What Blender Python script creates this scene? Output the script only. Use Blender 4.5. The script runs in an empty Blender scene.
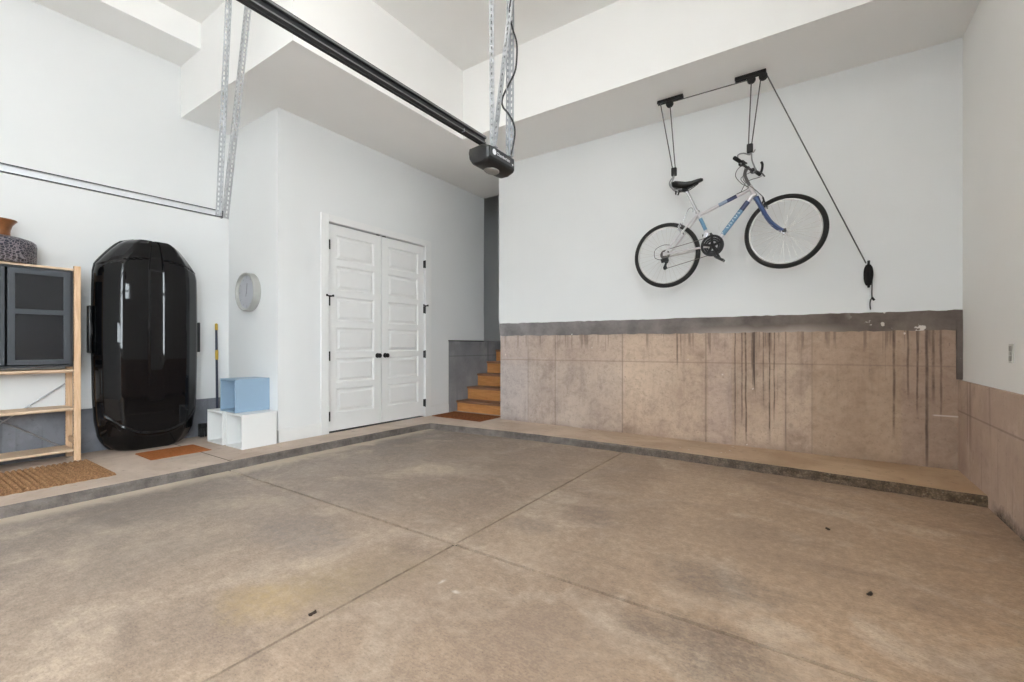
import bpy, bmesh, math, random
from mathutils import Vector, Matrix
random.seed(7)
PI = math.pi
S = bpy.context.scene
COL = S.collection

# ---------------------------------------------------------------- camera, world, exposure, lights
cd = bpy.data.cameras.new('camera'); cam = bpy.data.objects.new('camera', cd); COL.objects.link(cam)
cam.location = (0, 0, 1.085); cam.rotation_euler = (PI/2, 0, math.radians(34.2))
cd.sensor_width = 36; cd.lens = 449/1024*36; cd.shift_y = 5.1/1024; cd.clip_start = 0.02
S.camera = cam
S.view_settings.view_transform = 'Standard'; S.view_settings.look = 'None'
S.view_settings.gamma = 1; S.view_settings.use_curve_mapping = False
S.view_settings.exposure = 0.14
wd = bpy.data.worlds.new('sky'); S.world = wd; wd.use_nodes = True
bg = wd.node_tree.nodes['Background']; bg.inputs[0].default_value = (0.86, 0.95, 1.0, 1); bg.inputs[1].default_value = 17.5
sd = bpy.data.lights.new('sun', 'SUN'); sd.energy = 95; sd.angle = .02; sd.color = (1, .985, .96)
so = bpy.data.objects.new('sun', sd); COL.objects.link(so); so.rotation_euler = (math.radians(-32), 0, 0)

CEIL = 4.40; SOFFIT = 3.575; XR = 0.972; YB = 5.05; XD = -4.65; XL = -5.74; YF = -2.7
LAMPS = [((-2.30, 1.90), 10, (1, .97, .93)), ((-0.90, 1.90), 8, (1, .96, .91)),
         ((-2.60, -0.60), 15, (1, .98, .95)), ((-0.80, -0.60), 26, (1, .97, .93)), ((-4.30, 0.15), 5, (1, .97, .95))]
def portal(loc, rot, sx, sy):
    p = bpy.data.lights.new('daylight_portal', 'AREA'); p.shape = 'RECTANGLE'; p.size = sx; p.size_y = sy; p.cycles.is_portal = True
    o = bpy.data.objects.new('daylight_portal', p); COL.objects.link(o); o.location = loc; o.rotation_euler = rot
portal((XR+.10, -1.30, 2.20), (0, PI/2, 0), 2.5, 2.5)          # window behind the camera in the right wall


def thing(name, label, cat, loc=(0, 0, 0), group=None, kind=None):
    o = bpy.data.objects.new(name, None); COL.objects.link(o); o.location = loc; o.empty_display_size = .1
    o['label'] = label; o['category'] = cat
    if group: o['group'] = group
    if kind: o['kind'] = kind
    o['wl'] = tuple(loc)
    return o
def tag(o, label, cat, group=None):
    o['label'] = label; o['category'] = cat
    if group: o['group'] = group
    return o
def wl(o):
    return Vector(o['wl']) if 'wl' in o.keys() else Vector((0, 0, 0))
def obj(name, bm, mats, parent=None, smooth=False, base=None, label=None, weld=False):
    """link a bmesh whose vertices are in world space as ONE object (origin at base / parent's base)"""
    b = wl(parent) if parent is not None else Vector(base or (0, 0, 0))
    if weld: bmesh.ops.remove_doubles(bm, verts=bm.verts, dist=1e-5)
    bmesh.ops.recalc_face_normals(bm, faces=bm.faces)
    bmesh.ops.translate(bm, verts=bm.verts, vec=-b)
    me = bpy.data.meshes.new(name); bm.to_mesh(me); bm.free()
    if not isinstance(mats, (list, tuple)): mats = [mats]
    for m in mats: me.materials.append(m)
    if smooth:
        me.shade_smooth()
        me.set_sharp_from_angle(angle=math.radians(38))
    o = bpy.data.objects.new(name, me); COL.objects.link(o)
    if parent is not None:
        o.parent = parent
        if label: o['label'] = label
        o['wl'] = tuple(b)
    else:
        o.location = b; o['wl'] = tuple(b)
    return o
def struct(name, bm, mats, **k):
    o = obj(name, bm, mats, **k); o['kind'] = 'structure'; return o

# ---------------------------------------------------------------- materials
def srgb(r, g, b):
    f = lambda c: ((c/255+.055)/1.055)**2.4 if c/255 > .04045 else c/255/12.92
    return (f(r), f(g), f(b), 1)
class Mt:
    def __init__(s, name):
        s.m = bpy.data.materials.new(name); s.m.use_nodes = True
        s.t = s.m.node_tree; s.p = s.t.nodes['Principled BSDF']; s.co = s.t.nodes.new('ShaderNodeTexCoord').outputs['Object']
    def n(s, ty, **k):
        nd = s.t.nodes.new('ShaderNode'+ty)
        for a, v in k.items():
            if a.startswith('_'): s.set(nd.inputs[int(a[1:])], v)
            else: setattr(nd, a, v)
        return nd
    def set(s, inp, v):
        if hasattr(v, 'links') or isinstance(v, bpy.types.NodeSocket): s.t.links.new(v, inp)
        else: inp.default_value = v
    def math(s, op, a, b=0.0, c=0.0):
        nd = s.n('Math', operation=op); s.set(nd.inputs[0], a); s.set(nd.inputs[1], b)
        if op in ('SMOOTH_MIN', 'MULTIPLY_ADD'): s.set(nd.inputs[2], c)
        return nd.outputs[0]
    def rng(s, v, a, b, c=0.0, d=1.0, smooth=False):
        nd = s.n('MapRange'); nd.clamp = True
        if smooth: nd.interpolation_type = 'SMOOTHSTEP'
        for i, x in enumerate((v, a, b, c, d)): s.set(nd.inputs[i], x)
        return nd.outputs[0]
    def noise(s, scale=5, detail=4, rough=.55, dist=0, sc=(1, 1, 1), off=(0, 0, 0)):
        mp = s.n('Mapping'); s.set(mp.inputs[0], s.co); mp.inputs['Scale'].default_value = sc; mp.inputs['Location'].default_value = off
        nd = s.n('TexNoise'); s.set(nd.inputs['Vector'], mp.outputs[0])
        nd.inputs['Scale'].default_value = scale; nd.inputs['Detail'].default_value = detail
        nd.inputs['Roughness'].default_value = rough; nd.inputs['Distortion'].default_value = dist
        return nd.outputs['Fac']
    def mix(s, f, a, b, mode='MIX'):
        nd = s.n('Mix', data_type='RGBA', blend_type=mode); s.set(nd.inputs[0], f); s.set(nd.inputs[6], a); s.set(nd.inputs[7], b)
        return nd.outputs[2]
    def xyz(s):
        nd = s.n('SeparateXYZ'); s.set(nd.inputs[0], s.co); return nd.outputs
    def bump(s, h, strength=.3, dist=.01):
        nd = s.n('Bump'); nd.inputs['Strength'].default_value = strength; nd.inputs['Distance'].default_value = dist
        s.set(nd.inputs['Height'], h); s.set(s.p.inputs['Normal'], nd.outputs[0])
    def col(s, v): s.set(s.p.inputs['Base Color'], v)
    def __call__(s, **k):
        for a, v in k.items(): s.set(s.p.inputs[{'rough': 'Roughness', 'metal': 'Metallic', 'spec': 'Specular IOR Level', 'coat': 'Coat Weight', 'trans': 'Transmission Weight', 'emis': 'Emission Strength', 'ecol': 'Emission Color', 'ior': 'IOR', 'coatr': 'Coat Roughness'}[a]], v)
        return s.m
def plain(name, c, rough=.5, metal=0.0, var=.06, sc=8, **k):
    m = Mt(name)
    m.col(m.mix(m.rng(m.noise(sc, 3), .3, .7), tuple(x*(1-var) for x in c[:3])+(1,), tuple(min(1, x*(1+var)) for x in c[:3])+(1,)))
    return m(rough=rough, metal=metal, **k)
def painted(name, c, var=.02):
    m = Mt(name)
    m.col(m.mix(m.rng(m.noise(.9, 3), .3, .7), tuple(x*(1-var) for x in c[:3])+(1,), tuple(x*(1+var) for x in c[:3])+(1,)))
    m.bump(m.noise(220, 2), .06, .002)
    return m(rough=.72, spec=.3)

WHITE = painted('white_wall_paint', srgb(230, 231, 231))
WHITE_R = painted('warm_white_wall_paint', srgb(246, 244, 240))
CEILW = painted('white_ceiling_paint', srgb(246, 245, 243))
TRIM = plain('white_trim_paint', srgb(234, 234, 233), .38, var=.01)
DOORP = plain('white_door_paint', srgb(235, 235, 234), .36, var=.01)
BLACKM = plain('black_metal', srgb(22, 22, 24), .4, .3)
BLACKP = plain('black_plastic', srgb(20, 20, 21), .42)
GALV = plain('galvanised_steel', srgb(180, 182, 185), .42, .5, var=.15, sc=30); TRACKM = plain('bright_zinc', srgb(222, 223, 225), .35, .25, var=.06, sc=12)
STEEL = plain('zinc_steel', srgb(170, 172, 176), .35, .9)

def floor_mat():
    m = Mt('garage_floor_concrete'); X, Y, Z = m.xyz()
    big = m.noise(.55, 5, .6, .6); mid = m.noise(2.1, 6, .62, .8, off=(3, 1, 0)); fine = m.noise(22, 5, .65); vf = m.noise(130, 2, .6)
    streak = m.noise(1.6, 6, .6, 1.2, sc=(.55, 1.7, 1), off=(7, 2, 0))
    warm = m.rng(X, -4.2, .6, 0, 1)  # tan towards the right: the warm light there is put into the colour
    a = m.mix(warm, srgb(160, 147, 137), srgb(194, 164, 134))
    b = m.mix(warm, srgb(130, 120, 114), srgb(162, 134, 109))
    c = m.mix(m.rng(big, .33, .66), b, a)
    c = m.mix(m.rng(mid, .52, .72, 0, .6), c, srgb(212, 193, 173))
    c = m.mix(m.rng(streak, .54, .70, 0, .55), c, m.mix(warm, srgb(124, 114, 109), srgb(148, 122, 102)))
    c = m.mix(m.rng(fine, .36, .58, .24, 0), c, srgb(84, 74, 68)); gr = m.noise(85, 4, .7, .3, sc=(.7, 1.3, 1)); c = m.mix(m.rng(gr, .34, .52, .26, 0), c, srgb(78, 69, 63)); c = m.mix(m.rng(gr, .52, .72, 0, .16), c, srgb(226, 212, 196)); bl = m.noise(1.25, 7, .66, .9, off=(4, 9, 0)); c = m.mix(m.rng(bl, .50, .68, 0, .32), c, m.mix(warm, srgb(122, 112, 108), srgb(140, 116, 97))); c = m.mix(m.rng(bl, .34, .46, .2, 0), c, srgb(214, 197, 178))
    c = m.mix(m.rng(fine, .56, .75, 0, .16), c, srgb(214, 200, 182))
    c = m.mix(m.rng(vf, .60, .74, 0, .5), c, srgb(74, 66, 62))
    speck = m.rng(m.noise(26, 5, .75, off=(3, 3, 0)), .38, .62, .35, 1.0)
    def blot(x, y, rx, ry, colr, amt, hard=.25):
        dx = m.math('DIVIDE', m.math('SUBTRACT', X, x), rx); dy = m.math('DIVIDE', m.math('SUBTRACT', Y, y), ry)
        d = m.math('SQRT', m.math('ADD', m.math('MULTIPLY', dx, dx), m.math('MULTIPLY', dy, dy)))
        d = m.math('ADD', d, m.math('MULTIPLY', m.math('SUBTRACT', m.noise(3.3, 5, .7, .5, off=(x, y, 0)), .5), 2.2))
        return m.mix(m.math('MULTIPLY', m.rng(d, 1.0-hard*2.4, 1.0+hard*2.4, amt, 0, True), speck), c, colr)
    for args in ((-1.98, .98, .17, .14, srgb(176, 150, 104), .6), (-1.82, 1.24, .20, .16, srgb(150, 130, 98), .55), (-1.74, 1.5, .2, .15, srgb(140, 120, 96), .45),
                 (-2.5, 1.47, .34, .2, srgb(124, 115, 114), .55), (-2.9, 2.1, .45, .25, srgb(122, 112, 110), .4), (-3.7, 1.1, .45, .5, srgb(126, 116, 110), .5),
                 (-2.86, .85, .25, .3, srgb(128, 117, 110), .4), (-1.2, 2.63, .2, .13, srgb(122, 106, 98), .6), (-1.42, 2.32, .14, .09, srgb(122, 108, 101), .6),
                 (-.38, 2.26, .24, .15, srgb(116, 102, 94), .6), (-.3, 1.73, .2, .15, srgb(98, 87, 80), .65), (-.55, 1.72, .1, .07, srgb(98, 87, 80), .6),
                 (-.8, 1.45, .3, .2, srgb(138, 120, 107), .45), (-3.0, 3.5, .7, .3, srgb(136, 120, 107), .5), (-2.1, 3.3, .35, .2, srgb(130, 114, 102), .45), (-1.4, 1.36, .3, .2, srgb(142, 122, 108), .35)):
        c = blot(*args)
    for args in ((-1.32, 1.5, .014, .009, srgb(236, 228, 220), .9, .5), (-1.43, 1.53, .008, .016, srgb(226, 216, 205), .7, .5)):
        c = blot(*args)
    # pale efflorescence band against the left kerb
    edge = m.math('ADD', m.math('ADD', X, 4.22), m.math('MULTIPLY', m.math('SUBTRACT', mid, .5), -.5))
    c = m.mix(m.rng(edge, .03, .22, .75, 0, True), c, srgb(205, 189, 170))
    m.col(c)
    h = m.math('ADD', m.math('MULTIPLY', fine, .5), m.math('MULTIPLY', vf, .4))
    m.bump(h, .22, .006)
    return m(rough=m.rng(mid, .3, .7, .5, .72), spec=.35)
def kerb_top():
    m = Mt('kerb_top_concrete'); X, Y, Z = m.xyz()
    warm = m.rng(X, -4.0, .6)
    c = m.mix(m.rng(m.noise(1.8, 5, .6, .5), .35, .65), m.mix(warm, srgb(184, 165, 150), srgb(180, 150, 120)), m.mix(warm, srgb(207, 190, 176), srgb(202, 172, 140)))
    c = m.mix(m.rng(m.noise(16, 5, .7), .58, .72, 0, .5), c, srgb(122, 104, 90))
    # old paint drips beside the wall
    sp = m.math('MULTIPLY', m.rng(m.noise(19, 2, .5), .70, .72), m.math('MULTIPLY', m.rng(Y, 4.5, 4.62), m.rng(X, -1.25, -1.1)))
    c = m.mix(m.math('MULTIPLY', sp, m.rng(X, -.6, -.75)), c, srgb(222, 216, 208))
    m.col(c); m.bump(m.noise(60, 4), .2, .005)
    return m(rough=.8, spec=.25)
def kerb_side():
    m = Mt('kerb_side_concrete'); X, Y, Z = m.xyz()
    vo = m.n('TexVoronoi'); m.set(vo.inputs['Vector'], m.co); vo.inputs['Scale'].default_value = 75
    c = m.mix(m.rng(m.noise(7, 5, .7), .35, .65), srgb(98, 92, 88), srgb(136, 128, 122))
    agg = m.math('MULTIPLY', m.rng(vo.outputs['Distance'], .3, .55), m.rng(X, -2.5, .2, .15, .9))
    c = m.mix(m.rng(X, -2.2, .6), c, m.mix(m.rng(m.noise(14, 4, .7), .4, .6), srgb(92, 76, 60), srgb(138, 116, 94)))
    c = m.mix(m.math('MULTIPLY', agg, .55), c, srgb(58, 50, 42))
    c = m.mix(m.math('MULTIPLY', m.rng(m.noise(45, 2), .66, .72, 0, .5), m.rng(X, -1, .4)), c, srgb(170, 154, 132))
    m.col(c); m.bump(m.math('ADD', vo.outputs['Distance'], m.noise(50, 4)), .5, .012)
    return m(rough=.88, spec=.2)
def stained_concrete():
    m = Mt('stained_foundation_concrete'); X, Y, Z = m.xyz()
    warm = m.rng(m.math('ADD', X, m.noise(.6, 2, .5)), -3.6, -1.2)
    big = m.noise(1.1, 6, .62, .4); mid = m.noise(4, 6, .65, .3, off=(2, 0, 5)); fine = m.noise(45, 4, .6)
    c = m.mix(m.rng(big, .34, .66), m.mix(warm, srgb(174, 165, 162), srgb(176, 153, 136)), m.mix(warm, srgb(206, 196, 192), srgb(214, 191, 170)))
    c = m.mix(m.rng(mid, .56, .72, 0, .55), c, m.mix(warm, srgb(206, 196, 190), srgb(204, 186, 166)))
    c = m.mix(m.rng(mid, .30, .44, .5, 0), c, srgb(130, 110, 98))
    # every formwork panel has its own tone
    for a, b, colr, am in ((-3.7, -3.18, srgb(196, 187, 185), .35), (-2.77, -1.88, srgb(188, 176, 168), .25), (-.95, -.72, srgb(196, 176, 166), .45), (-.04, .60, srgb(176, 150, 126), .5), (.60, .97, srgb(148, 122, 112), .45)):
        f = m.math('MULTIPLY', m.rng(X, a-.01, a+.01), m.rng(X, b-.01, b+.01, 1, 0))
        c = m.mix(m.math('MULTIPLY', f, am), c, colr)
    lowband = m.rng(m.math('ADD', Z, m.math('MULTIPLY', mid, .12)), .87, .98)
    c = m.mix(m.math('MULTIPLY', lowband, .3), c, srgb(186, 160, 142))
    gr = m.noise(24, 5, .7, off=(1, 4, 2)); blotch = m.noise(7, 6, .72, .6, off=(9, 4, 2)); vst = m.noise(9, 5, .65, sc=(1, 1, .12), off=(4, 0, 1))
    c = m.mix(m.rng(blotch, .30, .48, .34, 0), c, m.mix(warm, srgb(128, 118, 114), srgb(122, 100, 86)))
    c = m.mix(m.rng(blotch, .54, .70, 0, .4), c, m.mix(warm, srgb(208, 200, 196), srgb(206, 184, 162)))
    c = m.mix(m.rng(vst, .54, .72, 0, .28), c, m.mix(warm, srgb(126, 116, 112), srgb(120, 98, 86)))
    c = m.mix(m.rng(gr, .34, .50, .18, 0), c, srgb(100, 84, 74)); c = m.mix(m.rng(gr, .55, .7, 0, .15), c, srgb(222, 206, 190))
    c = m.mix(m.math('MULTIPLY', m.rng(m.math('ADD', X, m.math('MULTIPLY', m.math('SUBTRACT', big, .5), 1.6)), -.2, .3), .28), c, srgb(134, 106, 82))
    c = m.mix(m.rng(fine, .60, .72, 0, .4), c, srgb(112, 96, 86))
    # pinkish lift and rows of drips running down from the cap
    def lines(freq, thr, w, off):
        return m.rng(m.noise(freq, 2, .5, sc=(1, 0, .014), off=off), thr, thr+w)
    def reach(off, lo, hi, f=9):
        L = m.rng(m.noise(f, 2, .5, sc=(1, 0, 0), off=off), .3, .7, lo, hi)
        return m.rng(m.math('SUBTRACT', Z, L), -.03, .05)
    def window(pts):
        rp = m.n('ValToRGB'); m.set(rp.inputs[0], m.rng(X, -3.7, .97)); e = rp.color_ramp.elements
        e[0].position, e[0].color = 0, (pts[0][1],)*3+(1,); e[1].position, e[1].color = 1, (pts[-1][1],)*3+(1,)
        for x, v in pts[1:-1]:
            q = e.new((x+3.7)/4.67); q.color = (v,)*3+(1,)
        return rp.outputs[0]
    short = m.math('MULTIPLY', lines(24, .56, .08, (0, 0, 0)), reach((4, 0, 0), 1.22, .93))
    c = m.mix(m.math('MULTIPLY', short, window([(-3.7, .45), (-2.9, .55), (-1, .6), (.2, .6), (.97, .7)])), c, srgb(116, 98, 88))
    long_ = m.math('MULTIPLY', lines(30, .60, .09, (9, 0, 0)), reach((1, 0, 0), 1.0, .1, 14))
    c = m.mix(m.math('MULTIPLY', long_, window([(-3.7, .0), (-.76, .0), (-.70, .85), (-.36, .8), (-.26, .12), (.48, .1), (.55, .8), (.88, .7), (.97, .3)])), c, srgb(82, 70, 64))
    for x, w, z0, am in ((-.69, .007, .09, .75), (-.592, .010, .1, .8), (-.63, .008, .3, .7), (-.53, .006, .6, .7), (-.386, .009, .16, .8), (-.345, .008, .35, .7), (-1.262, .012, .84, .7), (-1.225, .008, .95, .55), (.548, .012, .31, .75), (.758, .012, .09, .85), (.64, .010, .65, .7), (.70, .008, .5, .75), (.80, .012, .62, .7), (.845, .009, .45, .6), (-.25, .006, .15, .4), (-.44, .008, .5, .6)):
        xx = m.math('ADD', X, m.math('MULTIPLY', m.math('SUBTRACT', m.noise(3, 2, .5, sc=(0, 0, 1), off=(x*7, 0, 0)), .5), .02))
        d = m.math('ABSOLUTE', m.math('SUBTRACT', xx, x))
        f = m.math('MULTIPLY', m.rng(d, w*.25, w*1.1, am, 0), m.rng(Z, z0-.04, z0+.12))
        c = m.mix(m.math('MULTIPLY', f, m.rng(m.noise(11, 3, .6, off=(x*3, 0, 0)), .3, .55, .45, 1)), c, srgb(78, 64, 56))
    for x, am in ((-3.18, .35), (-2.77, .5), (-1.88, .6), (-.97, .6), (-.25, .45), (-.04, .3), (.76, .5)):
        d = m.math('ABSOLUTE', m.math('SUBTRACT', X, x))
        c = m.mix(m.rng(d, .003, .011, am*.8, 0), c, srgb(112, 96, 86))
    zz = m.math('SUBTRACT', Z, m.math('MULTIPLY', X, .0035))
    c = m.mix(m.rng(m.math('ABSOLUTE', m.math('SUBTRACT', zz, .914)), .003, .010, .4, 0), c, srgb(128, 108, 96))
    c = m.mix(m.math('MULTIPLY', m.rng(m.math('ABSOLUTE', m.math('SUBTRACT', Z, .51)), .003, .008, .8, 0), m.rng(X, .79, .81)), c, srgb(214, 200, 188))
    c = m.mix(m.math('MULTIPLY', m.rng(Z, .07, .15, .5, 0), m.rng(mid, .35, .65)), c, srgb(110, 90, 78))
    sp = m.noise(13, 2, .5, off=(5, 5, 5)); c = m.mix(m.rng(sp, .765, .775, 0, .8), c, srgb(222, 210, 198))
    sp2 = m.noise(16, 2, .5, off=(1, 8, 2)); c = m.mix(m.rng(sp2, .76, .78, 0, .7), c, srgb(84, 70, 62))
    m.col(c); m.bump(m.math('ADD', fine, m.math('MULTIPLY', mid, 1.5)), .3, .006)
    return m(rough=.82, spec=.25)
def cap_mat():
    m = Mt('dark_cap_concrete'); X, Y, Z = m.xyz()
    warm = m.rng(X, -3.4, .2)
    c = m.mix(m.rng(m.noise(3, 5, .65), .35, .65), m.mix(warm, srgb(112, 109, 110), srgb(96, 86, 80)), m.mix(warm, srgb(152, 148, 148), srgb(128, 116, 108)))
    pale = m.math('MULTIPLY', m.math('MULTIPLY', m.rng(X, -1.25, -.9), m.rng(X, .35, -.1)), m.rng(m.math('ADD', Z, m.math('MULTIPLY', m.noise(6), .1)), 1.34, 1.27))
    c = m.mix(m.math('MULTIPLY', pale, .7), c, srgb(190, 178, 168))
    c = m.mix(m.math('MULTIPLY', m.rng(m.noise(9, 3, .6, off=(2, 0, 1)),   .61, .64), m.rng(X, .2, .5)), c, srgb(215, 208, 200))
    c = m.mix(m.math('MULTIPLY', m.rng(m.noise(11, 3, .6, off=(8, 0, 1)), .66, .69), m.math('MULTIPLY', m.rng(X, -2.95, -2.85), m.rng(X, -2.4, -2.5))), c, srgb(220, 216, 212))
    m.col(c); m.bump(m.noise(40, 5), .4, .01)
    return m(rough=.9, spec=.2)
def side_concrete(name, a, b, d, line=None):
    m = Mt(name); X, Y, Z = m.xyz()
    mid = m.noise(3.2, 6, .65, .3, off=(2, 0, 5)); fine = m.noise(50, 4, .6)
    c = m.mix(m.rng(m.noise(1.3, 5, .6), .35, .65), a, b)
    c = m.mix(m.rng(mid, .55, .72, 0, .5), c, d)
    c = m.mix(m.rng(mid, .28, .42, .45, 0), c, tuple(x*.55 for x in a[:3])+(1,))
    dr = m.noise(16, 2, .5, sc=(1, 1, .05), off=(3, 1, 0)); c = m.mix(m.rng(dr, .62, .72, 0, .45), c, tuple(x*.5 for x in a[:3])+(1,))
    c = m.mix(m.rng(fine, .62, .72, 0, .45), c, tuple(x*.5 for x in a[:3])+(1,))
    if line: c = m.mix(m.rng(m.math('ABSOLUTE', m.math('SUBTRACT', Z, line)), .003, .009, .5, 0), c, tuple(x*.45 for x in a[:3])+(1,))
    if line and line > .4:
        rub = m.rng(m.math('ADD', Z, m.math('MULTIPLY', m.noise(7, 5, .7), .22)), .19, .10)
        c = m.mix(m.math('MULTIPLY', rub, m.rng(Y, 4.25, 4.1)), c, m.mix(m.rng(m.noise(60, 3), .5, .6), srgb(62, 54, 48), srgb(128, 110, 92)))
    m.col(c); m.bump(m.math('ADD', fine, mid), .3, .006)
    return m(rough=.85, spec=.25)
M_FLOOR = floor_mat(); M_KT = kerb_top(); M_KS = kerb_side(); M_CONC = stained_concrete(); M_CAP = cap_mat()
M_CONR = side_concrete('brown_foundation_concrete', srgb(178, 154, 138), srgb(206, 182, 164), srgb(220, 200, 184), .56)
M_CONL = side_concrete('blue_grey_foundation_concrete', srgb(108, 110, 117), srgb(132, 134, 141), srgb(152, 154, 160))
M_CONS = side_concrete('grey_foundation_concrete', srgb(128, 128, 132), srgb(158, 157, 160), srgb(178, 176, 178), .93)
M_CONCORNER = plain('dark_corner_concrete', srgb(112, 98, 90), .9, var=.3, sc=20)
M_SLOT = plain('joint_dirt', srgb(70, 60, 52), .95)
def wood(name, a, b, rough=.5, axis=(1, 12, 12), knots=None):
    m = Mt(name)
    g = m.noise(6, 5, .6, .5, sc=axis); f = m.noise(30, 3, .6, sc=axis)
    c = m.mix(m.rng(g, .35, .65), a, b); c = m.mix(m.rng(f, .5, .7, 0, .25), c, tuple(x*.7 for x in a[:3])+(1,))
    if knots:
        vo = m.n('TexVoronoi'); m.set(vo.inputs['Vector'], m.co); vo.inputs['Scale'].default_value = knots
        c = m.mix(m.rng(vo.outputs['Distance'], .09, .14, .85, 0), c, srgb(120, 78, 50))
    m.col(c); m.bump(f, .08, .003)
    return m(rough=rough, spec=.35)
PINE = wood('pine', srgb(206, 168, 132), srgb(228, 196, 162), .55, (12, 12, 1.2), 5)
def holed_pine():
    m = Mt('holed_pine'); X, Y, Z = m.xyz()
    c = m.mix(m.rng(m.noise(6, 5, .6, .5, sc=(12, 12, 1.2)), .35, .65), srgb(206, 168, 132), srgb(228, 196, 162))
    vo = m.n('TexVoronoi'); m.set(vo.inputs['Vector'], m.co); vo.inputs['Scale'].default_value = 5
    c = m.mix(m.rng(vo.outputs['Distance'], .09, .14, .85, 0), c, srgb(120, 78, 50))
    dz = m.math('MULTIPLY', m.math('SUBTRACT', m.math('FRACT', m.math('DIVIDE', Z, .032)), .5), .032); dx = m.math('SUBTRACT', m.math('ABSOLUTE', m.math('SUBTRACT', X, .01)), .132)
    d = m.math('SQRT', m.math('ADD', m.math('MULTIPLY', dz, dz), m.math('MULTIPLY', dx, dx)))
    c = m.mix(m.rng(d, .004, .0055, 1, 0), c, srgb(70, 46, 30)); m.col(c); return m(rough=.55, spec=.3)
HPINE = holed_pine()
PINES = wood('pine_shelf', srgb(206, 176, 146), srgb(226, 202, 176), .55, (12, 1.2, 12))
RISER = wood('orange_stair_wood', srgb(178, 122, 70), srgb(200, 145, 90), .45, (1, 12, 12))
TREAD = wood('brown_stair_tread', srgb(122, 86, 66), srgb(150, 112, 88), .45, (1, 12, 12))
M_COIR = Mt('coir_fibre'); M_COIR.col(M_COIR.mix(M_COIR.rng(M_COIR.noise(90, 4, .7), .38, .62), srgb(116, 84, 58), srgb(168, 130, 96))); M_COIR.bump(M_COIR.noise(160, 3), .35, .006); M_COIR = M_COIR(rough=.95, spec=.1)
M_COIR2 = Mt('orange_coir'); M_COIR2.col(M_COIR2.mix(M_COIR2.rng(M_COIR2.noise(140, 4, .7), .38, .62), srgb(128, 74, 40), srgb(178, 112, 66))); M_COIR2.bump(M_COIR2.noise(200, 3), .6, .006); M_COIR2 = M_COIR2(rough=.95, spec=.1)
M_COIR3 = Mt('dark_coir'); M_COIR3.col(M_COIR3.mix(M_COIR3.rng(M_COIR3.noise(60, 4, .7), .38, .62), srgb(98, 58, 38), srgb(158, 100, 62))); M_COIR3.bump(M_COIR3.noise(160, 3), .7, .008); M_COIR3 = M_COIR3(rough=.95, spec=.1)
GLOSS = plain('gloss_black_shell', (.0035, .0037, .0045, 1), .03, var=.03, spec=.38)
MATTB = plain('matt_black_shell', srgb(20, 21, 24), .38, var=.05)
CABB = plain('charcoal_cabinet', srgb(44, 46, 50), .5, var=.05)
CABD = plain('charcoal_door_frame', srgb(62, 66, 72), .45, var=.05)
CABP = plain('dark_mesh_panel', srgb(24, 26, 31), .25, var=.12, sc=3)
CUBEW = plain('white_lacquer', srgb(236, 236, 235), .4, var=.01)
CUBEB = plain('blue_grey_lacquer', srgb(146, 170, 192), .42, var=.02)

# ---------------------------------------------------------------- mesh helpers
def BM(): return bmesh.new()
def box(bm, x0, y0, z0, x1, y1, z1, bev=0.0, seg=2, mi=0):
    x0, x1 = sorted((x0, x1)); y0, y1 = sorted((y0, y1)); z0, z1 = sorted((z0, z1))
    r = bmesh.ops.create_cube(bm, size=1, matrix=Matrix.Translation(((x0+x1)/2, (y0+y1)/2, (z0+z1)/2)) @ Matrix.Diagonal((x1-x0, y1-y0, z1-z0, 1)))
    vs = r['verts']
    if bev:
        es = list({e for v in vs for e in v.link_edges})
        g = bmesh.ops.bevel(bm, geom=es, offset=min(bev, .45*min(x1-x0, y1-y0, z1-z0)), segments=seg, affect='EDGES', profile=.6)
        vs = list({v for f in g['faces'] for v in f.verts} | {v for v in vs if v.is_valid})
    for f in {f for v in vs for f in v.link_faces}: f.material_index = mi
    return vs
def obox(bm, c, ax, ay, az, hx, hy, hz, bev=0.0):
    """oriented box: centre, three unit axes, half sizes"""
    M = Matrix((ax, ay, az)).transposed().to_4x4(); M.translation = c
    r = bmesh.ops.create_cube(bm, size=1, matrix=M @ Matrix.Diagonal((2*hx, 2*hy, 2*hz, 1)))
    if bev:
        es = list({e for v in r['verts'] for e in v.link_edges})
        bmesh.ops.bevel(bm, geom=es, offset=bev, segments=2, affect='EDGES', profile=.6)
def frame(d):
    d = Vector(d).normalized(); u = Vector((0, 1, 0)) if abs(d.y) < .9 else Vector((1, 0, 0))
    a = d.cross(u).normalized(); return a, d.cross(a).normalized()
def spline(pts, n=8):
    P = [Vector(p) for p in pts]; out = []
    for i in range(len(P)-1):
        p0 = P[max(i-1, 0)]; p1 = P[i]; p2 = P[i+1]; p3 = P[min(i+2, len(P)-1)]
        for k in range(n):
            t = k/n
            out.append(.5*((2*p1)+(p2-p0)*t+(2*p0-5*p1+4*p2-p3)*t*t+(-p0+3*p1-3*p2+p3)*t**3))
    out.append(P[-1]); return out
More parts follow.
